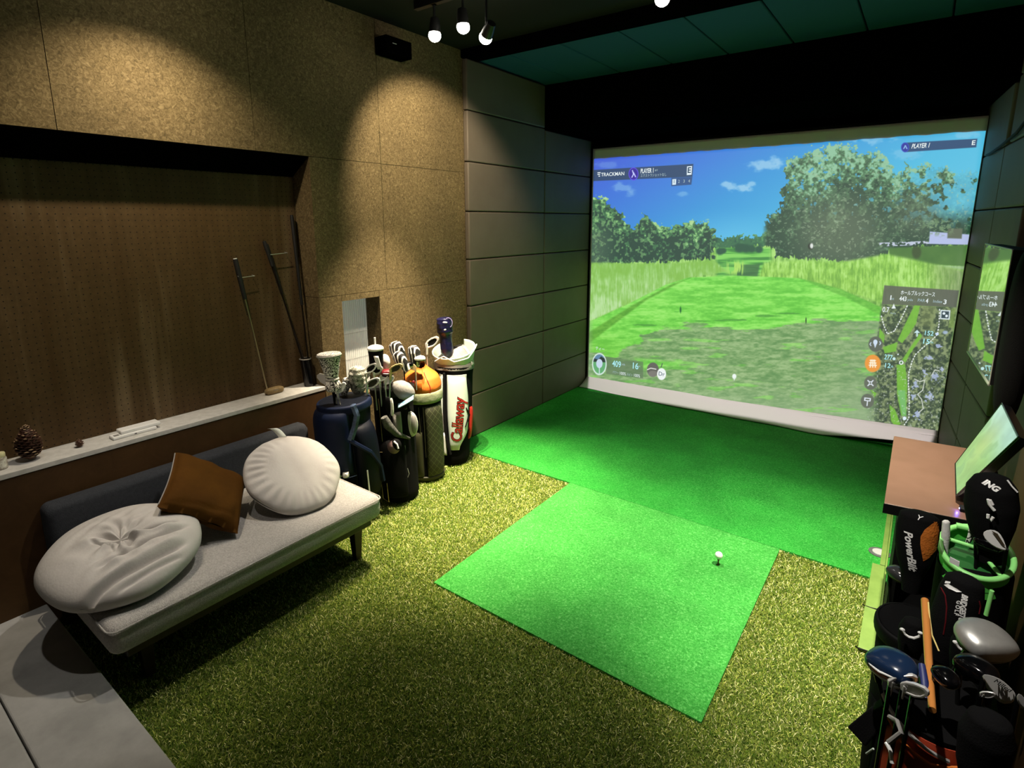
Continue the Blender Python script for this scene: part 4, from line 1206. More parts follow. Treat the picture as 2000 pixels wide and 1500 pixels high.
for j in range(ng + 1):
    for i in range(ng + 1):
        a_, b_ = .012 + .976 * i / ng, .015 + .97 * j / ng
        p = A0 * (1 - a_) * (1 - b_) + A1 * a_ * (1 - b_) + A2 * a_ * b_ + A3 * (1 - a_) * b_
        vs_.append(p + nn * .0005)
ff = [(j * (ng + 1) + i, j * (ng + 1) + i + 1, (j + 1) * (ng + 1) + i + 1, (j + 1) * (ng + 1) + i) for j in range(ng) for i in range(ng)]
def lowres(x, y, sd_):
    return float(vn(np.array([x]), np.array([y]), sd_)[0])
for j in range(ng + 1):
    for i in range(ng + 1):
        x, y = i / ng, j / ng
        q = lowres(x * 3, y * 3.5, 5) * .6 + lowres(x * 8, y * 8, 6) * .3 + lowres(x * 20, y * 20, 7) * .15
        top = ss1(y, .45, .95)
        c = np.array([150, 200, 118.]) * (1 - top) + np.array([178, 222, 200.]) * top
        c = c * (.86 + .26 * q)
        dk_ = ss1(q, .58, .72) * .5
        c = c * (1 - dk_) + np.array([118, 168, 112.]) * dk_
        yl = math.exp(-((x - .45) / .25) ** 2 - ((y - .55) / .3) ** 2) * .5
        c = c * (1 - yl) + np.array([196, 218, 132.]) * yl
        c = np.clip(c, 0, 255) / 255
        cols.append([*(((c + .055) / 1.055) ** 2.4), 1])
mb = MB().add(vs_, ff); mo = mb.build('screen', 'picture', mon, smooth=False)
ca = mo.data.color_attributes.new('tint', 'FLOAT_COLOR', 'POINT')
off = [tuple(v.co) for v in mo.data.vertices]
ca.data.foreach_set('color', np.array(cols).ravel())
edg = MB()
for p, q in ((cs[2], cs[3]), (cs[3], cs[0]), (cs[1], cs[2]), (cs[0], cs[1])): edg.tube([p, q], 0.0022, 8)
edg.build('bezel', 'black_gloss', mon)
MB().tube([ctr - nn * .03, ctr - nn * .07 - Vector((0, 0, .10)), Vector((3.44, ctr.y, .902))], 0.008, 10).box(3.38, 3.49, ctr.y - .08, ctr.y + .08, .9005, .908).build('stand', 'black', mon)
mat('led_blue', (0, 0, 0), 0.5, emit=(0.35, 0.35, 1.0), estr=14)
hub = thing('power_hub', 'small black gadget with a glowing blue light on the desk', 'gadget', (3.365, 2.42, 0.9))
MB().box(3.362, 3.40, 2.405, 2.440, .9005, .914).build('gadget_case', 'black', hub, bevel=.003)
MB().ell((3.3615, 2.415, 0.909), (1, 0, 0), (0, 1, 0), (0, 0, 1), .0022, .0022, .0022, 10, 6).build('blue_light', 'led_blue', hub)
ld = bpy.data.lights.new('led', 'POINT'); ld.energy = 0.06; ld.color = (.16, .12, 1.0); ld.shadow_soft_size = .002
lo = bpy.data.objects.new('led', ld); COL.objects.link(lo); lo.parent = hub; lo.location = (3.356 - 3.365, 2.411 - 2.42, .010)

# wall mirror (glossy switched-off wall screen) facing the room
mat('mirror_glass', (0.84, 0.90, 0.86), 0.015, 1.0)
mirr = thing('wall_mirror', 'rectangular mirror with thin pale frame on the right wall reflecting the golf picture', 'mirror', (3.45, 3.7, 1.5))
am = -0.055
mx_ = lambda y: 3.405 + am * (y - 4.0) + 0.03
y0m, y1m, z0m, z1m = 3.34, 4.14, 1.165, 1.795
MB().add([(mx_(y0m), y0m, z0m), (mx_(y1m), y1m, z0m), (mx_(y1m), y1m, z1m), (mx_(y0m), y0m, z1m)], [(0, 1, 2, 3)]).build('glass', 'mirror_glass', mirr, smooth=False)
MB().hexa([(mx_(y0m) + .001, y0m, z0m), (mx_(y0m) + .10, y0m, z0m), (mx_(y1m) + .07, y1m, z0m), (mx_(y1m) + .001, y1m, z0m), (mx_(y0m) + .001, y0m, z1m), (mx_(y0m) + .10, y0m, z1m), (mx_(y1m) + .07, y1m, z1m), (mx_(y1m) + .001, y1m, z1m)]).build('case', 'black', mirr, smooth=False)
fr = MB()
mat('frame_pale', (0.55, 0.56, 0.48), 0.4, 0.3)
C4 = [Vector((mx_(y0m), y0m, z0m)), Vector((mx_(y1m), y1m, z0m)), Vector((mx_(y1m), y1m, z1m)), Vector((mx_(y0m), y0m, z1m))]
for i, rr in zip(range(4), (.006, .003, .004, .0025)): fr.tube([C4[i], C4[(i + 1) % 4]], rr, 8)
fr.build('frame', 'frame_pale', mirr)
MB().ell((3.53, 3.24, 1.42), (0, 1, 0), (1, 0, 0), (0, 0, 1), 0.10, 0.055, 0.40, 24, 16, p=.7).build('black_bag', 'black_fabric', None)
tag(bpy.data.objects['black_bag'], 'black soft bag hanging on the right wall beside the mirror', 'bag')
tag(MB().tube([(rx(5.45) - .008, 5.45, 2.395), (rx(5.2) - .02, 5.2, 2.385), (rx(4.85) - .02, 4.85, 2.40), (rx(4.5) - .015, 4.5, 2.43), (rx(4.3) - .012, 4.3, 2.475), (rx(4.15) - .012, 4.15, 2.54), (rx(4.1) - .012, 4.1, 2.60)], 0.009, 8).build('cable', 'black', None), 'black cable looping across the upper right wall panels', 'cable')

# ------------------------------------------------------------------ golf bags
CAMV = Vector((3.151, 0, 1.923))


class Bag:
    """lofted bag; th = 0 faces the room viewpoint side given by face, positive th to its right hand seen from there"""

    def __init__(s, base, top, prof, face, flat=1.0):
        s.b = Vector(base); s.t = Vector(top); s.prof = prof; s.flat = flat
        s.ax = (s.t - s.b).normalized()
        f = Vector((*face, 0)); f = (f - s.ax * f.dot(s.ax)).normalized()
        s.f = f; s.r = s.ax.cross(f).normalized()
        s.r = -s.r if s.r.dot(Vector((.8, .6, 0))) < 0 else s.r

    def rad(s, t):
        ts = [p[0] for p in s.prof]; rs = [p[1] for p in s.prof]
        return float(np.interp(t, ts, rs))

    def c(s, t): return s.b.lerp(s.t, t)

    def p(s, th, t, off=0.0):
        r = s.rad(t)
        return s.c(t) + s.f * math.cos(th) * (r * s.flat + off) + s.r * math.sin(th) * (r + off)

    def body(s, name, m, parent, n=40, cap=True, t0=0.0, t1=1.0, off=0.0):
        ts = sorted({t0, t1} | {p[0] for p in s.prof if t0 < p[0] < t1} | {t0 + (t1 - t0) * k / 24 for k in range(25)})
        b = MB().loft([[s.p(2 * PI * k / n, t, off) for k in range(n)] for t in ts], cap)
        o = b.build(name, m, parent, angle=50)
        return b

    def patch(s, name, m, parent, th0, th1, t0, t1, bulge=0.01, lift=0.002, p=2.5, nu=18, nv=22, shape=None, bev=0.0):
        """pocket or panel standing proud of the bag"""
        def fn(u, v):
            lo_, hi_ = (shape(v) if shape else (0, 1))
            uu_ = lo_ + (hi_ - lo_) * u
            e = (1 - abs(2 * u - 1) ** p) * (1 - abs(2 * v - 1) ** p)
            return s.p(th0 + (th1 - th0) * uu_, t0 + (t1 - t0) * v, lift + bulge * max(e, 0) ** .5)
        g_ = MB().grid(fn, nu, nv)
        # closing back
        g2 = MB().grid(lambda u, v: s.p(th0 + (th1 - th0) * ((shape(v)[0] + (shape(v)[1] - shape(v)[0]) * u) if shape else u), t0 + (t1 - t0) * v, -.004), nu, nv)
        n0 = len(g_.v); g_.add(g2.v, g2.f)
        rim = [i for i in range(nu + 1)] + [(nu + 1) * j + nu for j in range(1, nv + 1)] + [(nu + 1) * nv + i for i in range(nu - 1, -1, -1)] + [(nu + 1) * j for j in range(nv - 1, 0, -1)]
        for a, b2 in zip(rim, rim[1:] + rim[:1]): g_.f.append((a, b2, b2 + n0, a + n0))
        g_.o = g_.build(name, m, parent, angle=45)
        return g_

    def line(s, name, m, parent, pts, r, off=0.004):
        out = []
        for (a, b2), (c_, d_) in zip(pts[:-1], pts[1:]):
            for k in range(8): out.append(s.p(a + (c_ - a) * k / 8, b2 + (d_ - b2) * k / 8, off))
        out.append(s.p(pts[-1][0], pts[-1][1], off))
        return MB().tube(out, r, 6).build(name, m, parent)


def frame_of(d, hint):
    d = Vector(d).normalized(); h = Vector(hint); a = (h - d * h.dot(d)).normalized(); return d, a, d.cross(a).normalized()


def iron(label, hosel, down, toe, size=1.0, hm='chrome', sm='steel', group='golf clubs in the left hand bags', shaft=0.5, grooves=True, fm=None):
    """hosel = neck point; down = direction of the shaft into the bag; toe = direction the blade points"""
    t = thing('golf_club', label, 'golf club', hosel, group)
    H = Vector(hosel); d, a, n_ = frame_of(down, toe)
    MB().tube([H + d * 0.0, H + d * shaft], .0045, 8).build('shaft', sm, t)
    MB().tube([H - d * .022 * size + a * .004, H + d * .045 * size], [.0075 * size, .0065 * size], 10).build('hosel', hm, t)
    poly_ = [(-.004, .010), (.018, .004), (.040, -.004), (.062, -.022), (.076, -.046), (.074, -.060), (.060, -.066), (.030, -.056), (.006, -.040), (-.008, -.022)]
    # blade lies beyond the hosel, away from the shaft
    pts = [H - n_ * .007 * size + a * x * size + d * (y * size) for x, y in poly_]
    b = MB(); th_ = n_ * .012 * size
    cen = sum((p for p in pts), Vector()) / len(pts)
    front = pts; back = [p + th_ for p in pts]; inner = [cen + (p - cen) * .72 + th_ * 1.05 for p in pts]; cav = [cen + (p - cen) * .66 + th_ * .6 for p in pts]
    n = len(pts)
    b.add(front + back + inner + cav, [tuple(range(n - 1, -1, -1))] + [(i, (i + 1) % n, n + (i + 1) % n, n + i) for i in range(n)] +
          [(n + i, n + (i + 1) % n, 2 * n + (i + 1) % n, 2 * n + i) for i in range(n)] + [(2 * n + i, 2 * n + (i + 1) % n, 3 * n + (i + 1) % n, 3 * n + i) for i in range(n)] + [tuple(range(3 * n, 4 * n))])
    b.build('club_head', hm, t, bevel=.0012, seg=2)
    if fm:
        MB().prism([cen + (p - cen) * .78 - n_ * .0008 for p in pts], -n_ * .0008).build('face_panel', fm, t, smooth=False)
        MB().prism([cen + (p - cen) * .64 + n_ * .0072 * size for p in pts], n_ * .001).build('back_badge', fm, t, smooth=False)
    return t


def driver(label, c, down, face, r=.055, crown='black_gloss', sole='black', group='golf clubs in the left hand bags', shaft=.5, stripe=None, sm='black', cat='golf club'):
    """c = head centre; face = direction the face looks; down = shaft direction"""
    t = thing('golf_club', label, cat, c, group)
    Cc = Vector(c); d, a, s_ = frame_of(down, face)
    up = -d
    fn = lambda th, ph, u: 1.0 if u.x < .55 else 1.0 - (u.x - .55) * .55
    MB().ell(Cc, a, s_, up, r, r * 1.12, r * .58, 32, 18, p=.9, fn=lambda th, ph, u: fn(th, ph, u) * (1 if u.z > -.02 else .001 + .999)).build('crown', crown, t)
    MB().ell(Cc - up * r * .10, a, s_, up, r * .965, r * 1.085, r * .56, 32, 18, p=.9, fn=fn).build('sole', sole, t)
    if stripe:
        for k, m_ in enumerate(stripe):
            MB().tube([Cc + a * r * (.80 - q * q * .42) + s_ * r * q * 1.0 + up * r * (.12 - .16 * k) for q in (-.85, -.5, 0, .5, .85)], r * .055, 8).build('stripe', m_, t)
    hp = Cc + s_ * r * .82 + a * r * .15
    MB().tube([hp + up * r * .25, hp + d * .06], [.008, .0065], 10).build('hosel', 'black_gloss', t)
    MB().tube([hp + d * .05, hp + d * shaft], .0045, 8).build('shaft', sm, t)
    return t


def headcover(name, label, top, down, prof, m, side=(.8, .6, 0), flat=.8, group=None, tilt=None, n=32, ripple=0.0, cat='headcover', build=True):
    """sock shape lofted from its top point along down; prof = (distance, radius) pairs"""
    t = thing(name, label, cat, top, group)
    T = Vector(top); d, a, b_ = frame_of(down, side)
    rings = []
    ds = [p[0] for p in prof]; rs = [p[1] for p in prof]
    L_ = ds[-1]; K = 30
    for k in range(K + 1):
        q = L_ * (k / K) ** 1.2
        r = float(np.interp(q, ds, rs))
        rings.append([T + d * q + (a * math.cos(2 * PI * j / n) + b_ * flat * math.sin(2 * PI * j / n)) * r * (1 + ripple * math.sin(5 * 2 * PI * j / n + q * 60) + ripple * .7 * math.sin(q * 190)) for j in range(n)])
    mb = MB().loft(rings)
    mb.build('cover_body', m, t, angle=60)
    return t, mb, (T, d, a, b_)


def band(t, fr, q, r, flat, m, h=.012, name='band'):
    T, d, a, b_ = fr
    MB().ring(T + d * q, a, b_, r, r * flat, h * .5, 32, 8).build(name, m, t)


LR = (0.68, -0.73)      # direction from the left hand bags towards the viewpoint
GL = 'golf bags lined up by the window wall'

# --- navy bag beside the sofa
nb = thing('golf_bag', 'big navy golf bag with bulging side pockets next to the sofa end', 'golf bag', (0.29, 2.09, 0.0), GL)
B1 = Bag((0.285, 2.125, 0.012), (0.250, 2.090, 0.80), [(0, .125), (.06, .14), (.25, .15), (.8, .150), (.93, .158), (1, .155)], LR)
B1.body('bag_body', 'navy_dark', nb)
B1.patch('side_pocket', 'navy', nb, -1.60, .30, .42, .97, .062, p=3)
B1.patch('side_pocket', 'navy_dark', nb, .35, 1.45, .18, .82, .060, p=3)
B1.patch('lower_pocket', 'navy_dark', nb, -1.5, .25, .04, .40, .050, p=3)
B1.patch('top_cuff', 'navy', nb, -3.1, 3.1, .93, 1.0, .014, p=4, nu=50)
B1.line('shoulder_pad', 'slate_blue', nb, [(.45, 1.02), (.52, .93), (.42, .84), (.25, .74)], .020, .052)
B1.line('strap', 'navy', nb, [(.25, .74), (.8, .60), (1.15, .44), (1.2, .30)], .014, .062)
B1.line('white_trim', 'white_plastic', nb, [(.62, .46), (.60, .22)], .005, .060)
B1.patch('towel_tip', 'white_cloth', nb, -.12, .06, .435, .475, .030, .045)
B1.patch('towel_tip', 'white_cloth', nb, -.36, -.26, .42, .445, .020, .045)
B1.line('pocket_zip', 'slate_blue', nb, [(-.4, .42), (0, .43), (.3, .44)], .0025, .052)

# leopard print headcover
def leopard_mat():
    m = bpy.data.materials.new('leopard'); m.use_nodes = True; nt = m.node_tree; N = nt.nodes; L = nt.links; b = N['Principled BSDF']
    tc = N.new('ShaderNodeTexCoord'); v = N.new('ShaderNodeTexVoronoi'); v.feature = 'DISTANCE_TO_EDGE'; v.inputs['Scale'].default_value = 42
    nz = N.new('ShaderNodeTexNoise'); nz.inputs['Scale'].default_value = 70
    L.new(tc.outputs['Object'], v.inputs[0]); L.new(tc.outputs['Object'], nz.inputs[0])
    ad = N.new('ShaderNodeMath'); ad.operation = 'ADD'; L.new(v.outputs['Distance'], ad.inputs[0])
    ml = N.new('ShaderNodeMath'); ml.operation = 'MULTIPLY'; ml.inputs[1].default_value = .5; L.new(nz.outputs['Fac'], ml.inputs[0]); L.new(ml.outputs[0], ad.inputs[1])
    r = N.new('ShaderNodeValToRGB'); e = r.color_ramp.elements; r.color_ramp.interpolation = 'CONSTANT'
    e[0].color = (.84, .82, .78, 1); e[1].position = .50; e[1].color = (.84, .82, .78, 1); x = e.new(.33); x.color = (.02, .018, .016, 1)
    L.new(ad.outputs[0], r.inputs[0]); L.new(r.outputs[0], b.inputs['Base Color']); b.inputs['Roughness'].default_value = .8
    MATS['leopard'] = m


leopard_mat()
mat('fuzzy_grey', (0.35, 0.34, 0.32), 0.95, bump=.8, bscale=120, var=(0.55, 0.54, 0.51), scale=90)
mat('camo_fur', (0.07, 0.075, 0.04), 0.95, bump=1.0, bscale=110, var=(0.70, 0.68, 0.60), scale=48)
t, mb, fr = headcover('leopard_headcover', 'black and white leopard print headcover standing tall on the navy bag', (0.270, 1.988, 1.126), (0.05, .04, -1), [(0, .030), (.006, .062), (.03, .067), (.07, .058), (.12, .047), (.15, .040), (.165, .036), (.19, .048), (.225, .050), (.24, .042)], 'leopard', flat=.75)
band(t, fr, .012, .062, .75, 'fuzzy_grey', .030, 'fuzzy_brim'); band(t, fr, .165, .036, .75, 'fuzzy_grey', .016, 'neck_band')
MB().tube([fr[0] + fr[1] * .23, fr[0] + fr[1] * .42], .012, 10).build('shaft_sleeve', 'black_fabric', t)
t, mb, fr = headcover('furry_headcover', 'shaggy grey green headcover right of the leopard print one', (0.270, 2.190, 0.998), (-.04, .02, -1), [(0, .025), (.012, .048), (.05, .058), (.11, .050), (.16, .046), (.18, .03)], 'camo_fur', flat=.9, ripple=.06)
t, mb, fr = headcover('furry_headcover', 'small pale spotted headcover between the leopard and shaggy ones', (0.220, 2.155, 0.922), (-.25, -.2, -1), [(0, .012), (.01, .030), (.04, .032), (.10, .022), (.12, .02)], 'leopard', flat=.8)
GC = 'golf clubs in the left hand bags'
iron('chrome wedge hanging left of the leopard headcover over the navy bag', (0.280, 2.002, 0.922), (.15, -.02, -1), (-.8, -.6, .1), 1.25, 'chrome', shaft=.12)
iron('white putter head at the foot of the leopard headcover', (0.300, 2.006, 0.871), (.2, .1, -1), (.5, .4, -.3), .9, 'white_plastic', shaft=.10)
iron('iron with green face badge at the right edge of the navy bag', (0.330, 2.211, 0.859), (-.05, 0, -1), (.8, .55, .2), 1.15, 'chrome', fm='olive', shaft=.30)
iron('chrome iron with dark back above the navy and black bags', (0.280, 2.249, 0.945), (-.05, .05, -1), (.6, .5, .7), 1.0, 'chrome', fm='black', shaft=.35)
iron('low chrome iron tucked behind the green faced iron', (0.220, 2.259, 0.884), (0, .1, -1), (.8, .5, 0), .9, 'steel', shaft=.30)

# --- black bag
bb = thing('golf_bag', 'tall black golf bag with thin gold piping, second from the sofa', 'golf bag', (0.34, 2.46, 0.0), GL)
B2 = Bag((0.345, 2.445, 0.012), (0.270, 2.475, 0.80), [(0, .120), (.05, .130), (.5, .135), (.9, .135), (1, .142)], LR)
B2.body('bag_body', 'black_fabric', bb)
B2.patch('front_pocket', 'black_fabric', bb, -.95, .55, .04, .58, .045, p=4)
B2.patch('upper_pocket', 'black_fabric', bb, -.9, .0, .60, .97, .020, p=4)
B2.patch('top_cuff', 'black', bb, -3.1, 3.1, .93, 1.0, .012, p=4, nu=50)
for pts in ([(-.52, .93), (-.50, .47)], [(-.68, .47), (-.44, .475)], [(-.66, .47), (-.60, .06)], [(-.60, .06), (-.36, .03), (-.37, .20)]):
    B2.line('gold_piping', 'gold', bb, pts, .0018, .024 if pts[0][1] > .6 else .050)
mat('umber', (0.045, 0.038, 0.022), .7)
B2.patch('shoe_pouch', 'grey_cloth', bb, .02, .42, .60, .80, .030, .012)
t = thing('cap', 'grey cap with pale blue brim hanging on the black bag', 'cap', (0.420, 2.443, 0.792))
cc = Vector((0.420, 2.439, 0.804))
rt = Vector((.8, .6, 0)); fw = Vector((.68, -.73, 0))
MB().ell(cc, rt + Vector((0, 0, -.5)), fw, Vector((.3, .2, .8)), .085, .055, .062, 28, 16, fn=lambda th, ph, u: 1 + .03 * math.sin(5 * th)).build('crown', mat('cap_grey', (.26, .255, .24), .85, bump=.3, bscale=60, var=(.20, .195, .18), scale=12), t)
MB().grid(lambda u, v: cc + rt * (-.030 + .105 * u) + Vector((0, 0, -.085 + .062 * u - .018 * v)) + fw * (.040 + .035 * v + .012 * math.sin(PI * u)), 14, 6).build('brim', mat('brim_blue', (.10, .25, .42), .7, var=(.35, .5, .6), scale=45), t).modifiers.new('s', 'SOLIDIFY').thickness = .004
MB().ell(cc + rt * .012 + Vector((0, 0, -.112)) + fw * .05, rt, fw, (0, 0, 1), .014, .01, .008, 12, 8).build('buckle', 'black_gloss', t)
# hanging light grey putter cover with white piping
t = thing('putter_headcover', 'pale grey panelled cover with white piping dangling from the black bag', 'headcover', (0.420, 2.491, 0.559))
c0 = Vector((0.430, 2.491, 0.550))
mat('panel_light', (.60, .59, .56), .7); mat('panel_mid', (.27, .26, .245), .7)
up = Vector((-.03, 0, 1))
MB().ell(c0, rt, fw, up, .042, .022, .086, 28, 18, p=.85).build('cover_shell', 'panel_light', t)
MB().ell(c0 + rt * .016 + fw * .004, rt, fw, up, .024, .021, .072, 24, 14, p=.85).build('grey_panel', 'panel_mid', t)
MB().ring(c0 + fw * .004, rt, up, .044, .088, .0035, 48, 8).build('white_piping', 'white_plastic', t)
MB().tube([c0 + up * .086, c0 + up * .14 - rt * .02, c0 + up * .17 - rt * .05], .006, 8).build('strap', 'black_fabric', t)
t = thing('ball_pouch', 'dusky pink and black pouch hanging low on the black bag', 'pouch', (0.470, 2.289, 0.464))
c0 = Vector((0.475, 2.289, 0.461))
MB().ell(c0, rt, fw, up, .042, .026, .046, 24, 14).build('pouch_body', mat('dusk_pink', (.16, .10, .095), .7, bump=.3, bscale=80), t)
MB().ell(c0 + rt * .016 + up * .014, rt, fw, up, .036, .028, .042, 24, 14).build('dark_flap', 'black_fabric', t)
MB().tube([c0 + rt * .006 + up * .048 + fw * .02, c0 + rt * .026 + up * .030 + fw * .026, c0 + rt * .032 + up * .0 + fw * .027], .006, 8).build('white_cord', 'white_cloth', t)
t = thing('hanging_tag', 'long pale grey strap with white tag hanging in front of the black bag', 'tag', (0.450, 2.396, 0.261))
c0 = Vector((0.450, 2.395, 0.243))
MB().obox(c0 + up * .10 + rt * .006, rt, fw, up, .011, .003, .085).build('strap', 'panel_mid', t, bevel=.001)
MB().prism([c0 + rt * a_ + up * b_ + fw * .004 for a_, b_ in [(-.014, .045), (.014, .045), (.016, 0), (.002, -.034), (-.014, -.018)]], fw * .004).build('white_tag', 'white_plastic', t, smooth=False)
MB().obox(c0 + up * -.004 + fw * .009, rt, fw, up, .004, .001, .006).build('tag_mark', 'black', t, smooth=False)
MB().tube([c0 + rt * .022 + up * .02, c0 + rt * .030 + up * -.02, c0 + rt * .020 + up * -.045, c0 - rt * .02 + up * -.062], .0022, 6).build('cord_loop', 'panel_light', t)
t = thing('glove', 'white and black folded glove tucked at the black bag side', 'glove', (0.440, 2.321, 0.704))
c0 = Vector((0.440, 2.318, 0.722))
MB().ell(c0, rt + up * .2, fw, up, .013, .008, .062, 16, 12, p=.8).build('white_part', 'white_cloth', t)
MB().ell(c0 - rt * .022 + up * .01, rt, fw, up, .020, .010, .06, 16, 12, p=.8).build('dark_part', 'black_fabric', t)
t = thing('towel', 'dark grey mottled cloth draped across the black bag', 'towel', (0.450, 2.280, 0.612))
MB().tube([Vector((0.440, 2.250, 0.672)), Vector((0.450, 2.268, 0.616)), Vector((0.460, 2.333, 0.533)), Vector((0.450, 2.453, 0.462))], [.022, .030, .020, .008], 12).build('cloth_roll', mat('mottled', (.03, .03, .028), .9, var=(.12, .12, .11), scale=60), t)

# clubs and covers above the black bag
t, mb, fr = headcover('black_headcover', 'black headcover with a white flat top and stick behind the navy bag', (0.300, 2.323, 1.107), (0, .03, -1), [(0, .030), (.004, .048), (.03, .050), (.10, .044), (.16, .040), (.18, .02)], 'black_fabric', flat=.85)
MB().ell(fr[0] - fr[1] * -.010, fr[2], fr[3], -fr[1], .054, .046, .026, 28, 12).build('white_top', 'white_cloth', t)
MB().tube([fr[0] + fr[1] * .01, fr[0] - fr[1] * .065], .006, 10).build('stick', 'white_plastic', t)
MB().grid(lambda u, v: fr[0] + fr[1] * (.05 + .09 * v) + Vector((.8, .6, 0)) * (-.01 + .03 * u + .02 * v) + Vector((.68, -.73, 0)) * .046, 4, 6).build('white_panel', 'white_cloth', t).modifiers.new('s', 'SOLIDIFY').thickness = .003
tag(MB().ell((0.300, 2.399, 0.994), rt, fw, up, .034, .028, .050, 24, 16).build('white_headcover', 'white_cloth', None), 'plain white rounded headcover beside the black white-topped one', 'headcover')
driver('dark red glossy driver head above the black bag', (0.360, 2.365, 0.932), (-.1, .05, -1), (.68, -.73, .5), .042, 'maroon', 'black_gloss', stripe=('white_plastic',))
iron('gold tinted iron with olive face resting over the red driver', (0.400, 2.353, 0.942), (-.1, 0, -1), (.75, .55, .25), 1.05, 'gold', fm='olive', shaft=.2)
for k, (u_, v_, nm_) in enumerate([(730, 730, 'left'), (740, 745, 'middle'), (752, 752, 'right')]):
    iron('chrome iron at the mouth of the black bag, %s of three' % nm_, [Vector((0.300, 2.298, 0.924)), Vector((0.330, 2.318, 0.882)), Vector((0.360, 2.339, 0.861))][k], (0, .05, -1), (.6, .4, .5 - .4 * k), .85, 'chrome', shaft=.25, group='three irons in the black bag')
# zebra striped covers
mz = bpy.data.materials.new('stripes'); mz.use_nodes = True; nt = mz.node_tree
wv_ = nt.nodes.new('ShaderNodeTexWave'); wv_.inputs['Scale'].default_value = 14; wv_.inputs['Distortion'].default_value = 5; wv_.inputs['Detail'].default_value = 1
tcz = nt.nodes.new('ShaderNodeTexCoord'); nt.links.new(tcz.outputs['Object'], wv_.inputs[0])
rz = nt.nodes.new('ShaderNodeValToRGB'); rz.color_ramp.elements[0].position = .70; rz.color_ramp.elements[0].color = (.010, .009, .008, 1); rz.color_ramp.elements[1].position = .74; rz.color_ramp.elements[1].color = (.78, .75, .70, 1)
nt.links.new(wv_.outputs['Fac'], rz.inputs[0]); nt.links.new(rz.outputs[0], nt.nodes['Principled BSDF'].inputs['Base Color']); nt.nodes['Principled BSDF'].inputs['Roughness'].default_value = .5
MATS['stripes'] = mz
headcover('striped_headcover', 'black and white striped headcover highest above the black bag', (0.280, 2.495, 1.108), (.25, .22, -.8), [(0, .02), (.012, .040), (.05, .050), (.11, .042), (.17, .03), (.2, .02)], 'stripes', flat=.8)
headcover('striped_headcover', 'dark striped headcover just under the highest striped one', (0.340, 2.457, 1.052), (.35, .26, -.7), [(0, .018), (.010, .034), (.05, .042), (.11, .034), (.15, .02)], 'stripes', flat=.7)
headcover('striped_headcover', 'dark headcover with white number ring above the orange hood', (0.280, 2.673, 1.050), (.10, .1, -1), [(0, .016), (.01, .036), (.05, .046), (.11, .038), (.16, .02)], 'stripes', flat=.8)
for lab, c_, dn, fc, r_, cr, so in [('white and teal fairway wood head above the orange hood', (0.330, 2.690, 0.960), (-.05, 0, -1), (.68, -.73, .3), .036, 'white_plastic', 'black_gloss'),
                                   ('black fairway wood head between striped covers and orange hood', (0.300, 2.604, 0.929), (0, 0, -1), (.68, -.73, .4), .034, 'black_gloss', 'steel')]:
    driver(lab, c_, dn, fc, r_, cr, so)
iron('copper coloured iron peeking over the orange hood', (0.340, 2.637, 0.890), (0, 0, -1), (-.4, -.3, .8), .9, 'gold', shaft=.15)
iron('long chrome putter head pointing left beside the navy headcover', (0.240, 2.848, 1.001), (0.0, .02, -1), (.8, .6, .15), 1.25, 'chrome', fm='black', shaft=.30)

# --- quilted olive bag with orange hood
ob = thing('golf_bag', 'dark olive quilted golf bag with bright orange hood', 'golf bag', (0.275, 2.79, 0.0), GL)
B3 = Bag((0.270, 2.790, 0.012), (0.255, 2.785, 0.66), [(0, .110), (.05, .122), (.5, .125), (1, .128)], LR)
B3.body('bag_body', 'black_fabric', ob)
mq = bpy.data.materials.new('quilt'); mq.use_nodes = True; nt = mq.node_tree; N = nt.nodes; L = nt.links
tcq = N.new('ShaderNodeTexCoord'); sq = N.new('ShaderNodeSeparateXYZ'); L.new(tcq.outputs['Object'], sq.inputs[0])
def mq_(op, a, b2=None):
    k = N.new('ShaderNodeMath'); k.operation = op
    for i, q in enumerate((a, b2)):
        if q is None: continue
        if isinstance(q, (int, float)): k.inputs[i].default_value = q
        else: L.new(q, k.inputs[i])
    return k.outputs[0]
sxy = mq_('SUBTRACT', sq.outputs[1], mq_('MULTIPLY', sq.outputs[0], -.8))
d1 = mq_('ABSOLUTE', mq_('SUBTRACT', mq_('MODULO', mq_('ADD', mq_('ADD', sxy, sq.outputs[2]), 10.0), .055), .0275))
d2_ = mq_('ABSOLUTE', mq_('SUBTRACT', mq_('MODULO', mq_('ADD', mq_('SUBTRACT', sxy, sq.outputs[2]), 10.0), .055), .0275))
mn = mq_('LESS_THAN', mq_('MINIMUM', d1, d2_), .0016)
mxq = N.new('ShaderNodeMix'); mxq.data_type = 'RGBA'; L.new(mn, mxq.inputs[0]); mxq.inputs[6].default_value = (.022, .024, .008, 1); mxq.inputs[7].default_value = (.10, .11, .05, 1)
L.new(mxq.outputs[2], N['Principled BSDF'].inputs['Base Color']); N['Principled BSDF'].inputs['Roughness'].default_value = .6
MATS['quilt'] = mq
B3.patch('quilted_pocket', 'quilt', ob, .05, 1.25, .05, .90, .028, p=4)
B3.patch('quilted_pocket', 'olive', ob, -1.25, -.15, .05, .60, .024, p=4)
B3.patch('base_ring', 'olive', ob, -3.1, 3.1, .0, .06, .010, p=4, nu=50)
B3.patch('rolled_cuff', mat('pale_olive', (.30, .33, .20), .8, bump=.4, bscale=30, var=(.20, .22, .13), scale=14), ob, -3.1, 3.1, .93, 1.06, .014, p=3, nu=60)
for th in (-.25, .0): B3.line('piping', 'olive', ob, [(th, .9), (th * .9, .30)], .003, .006)
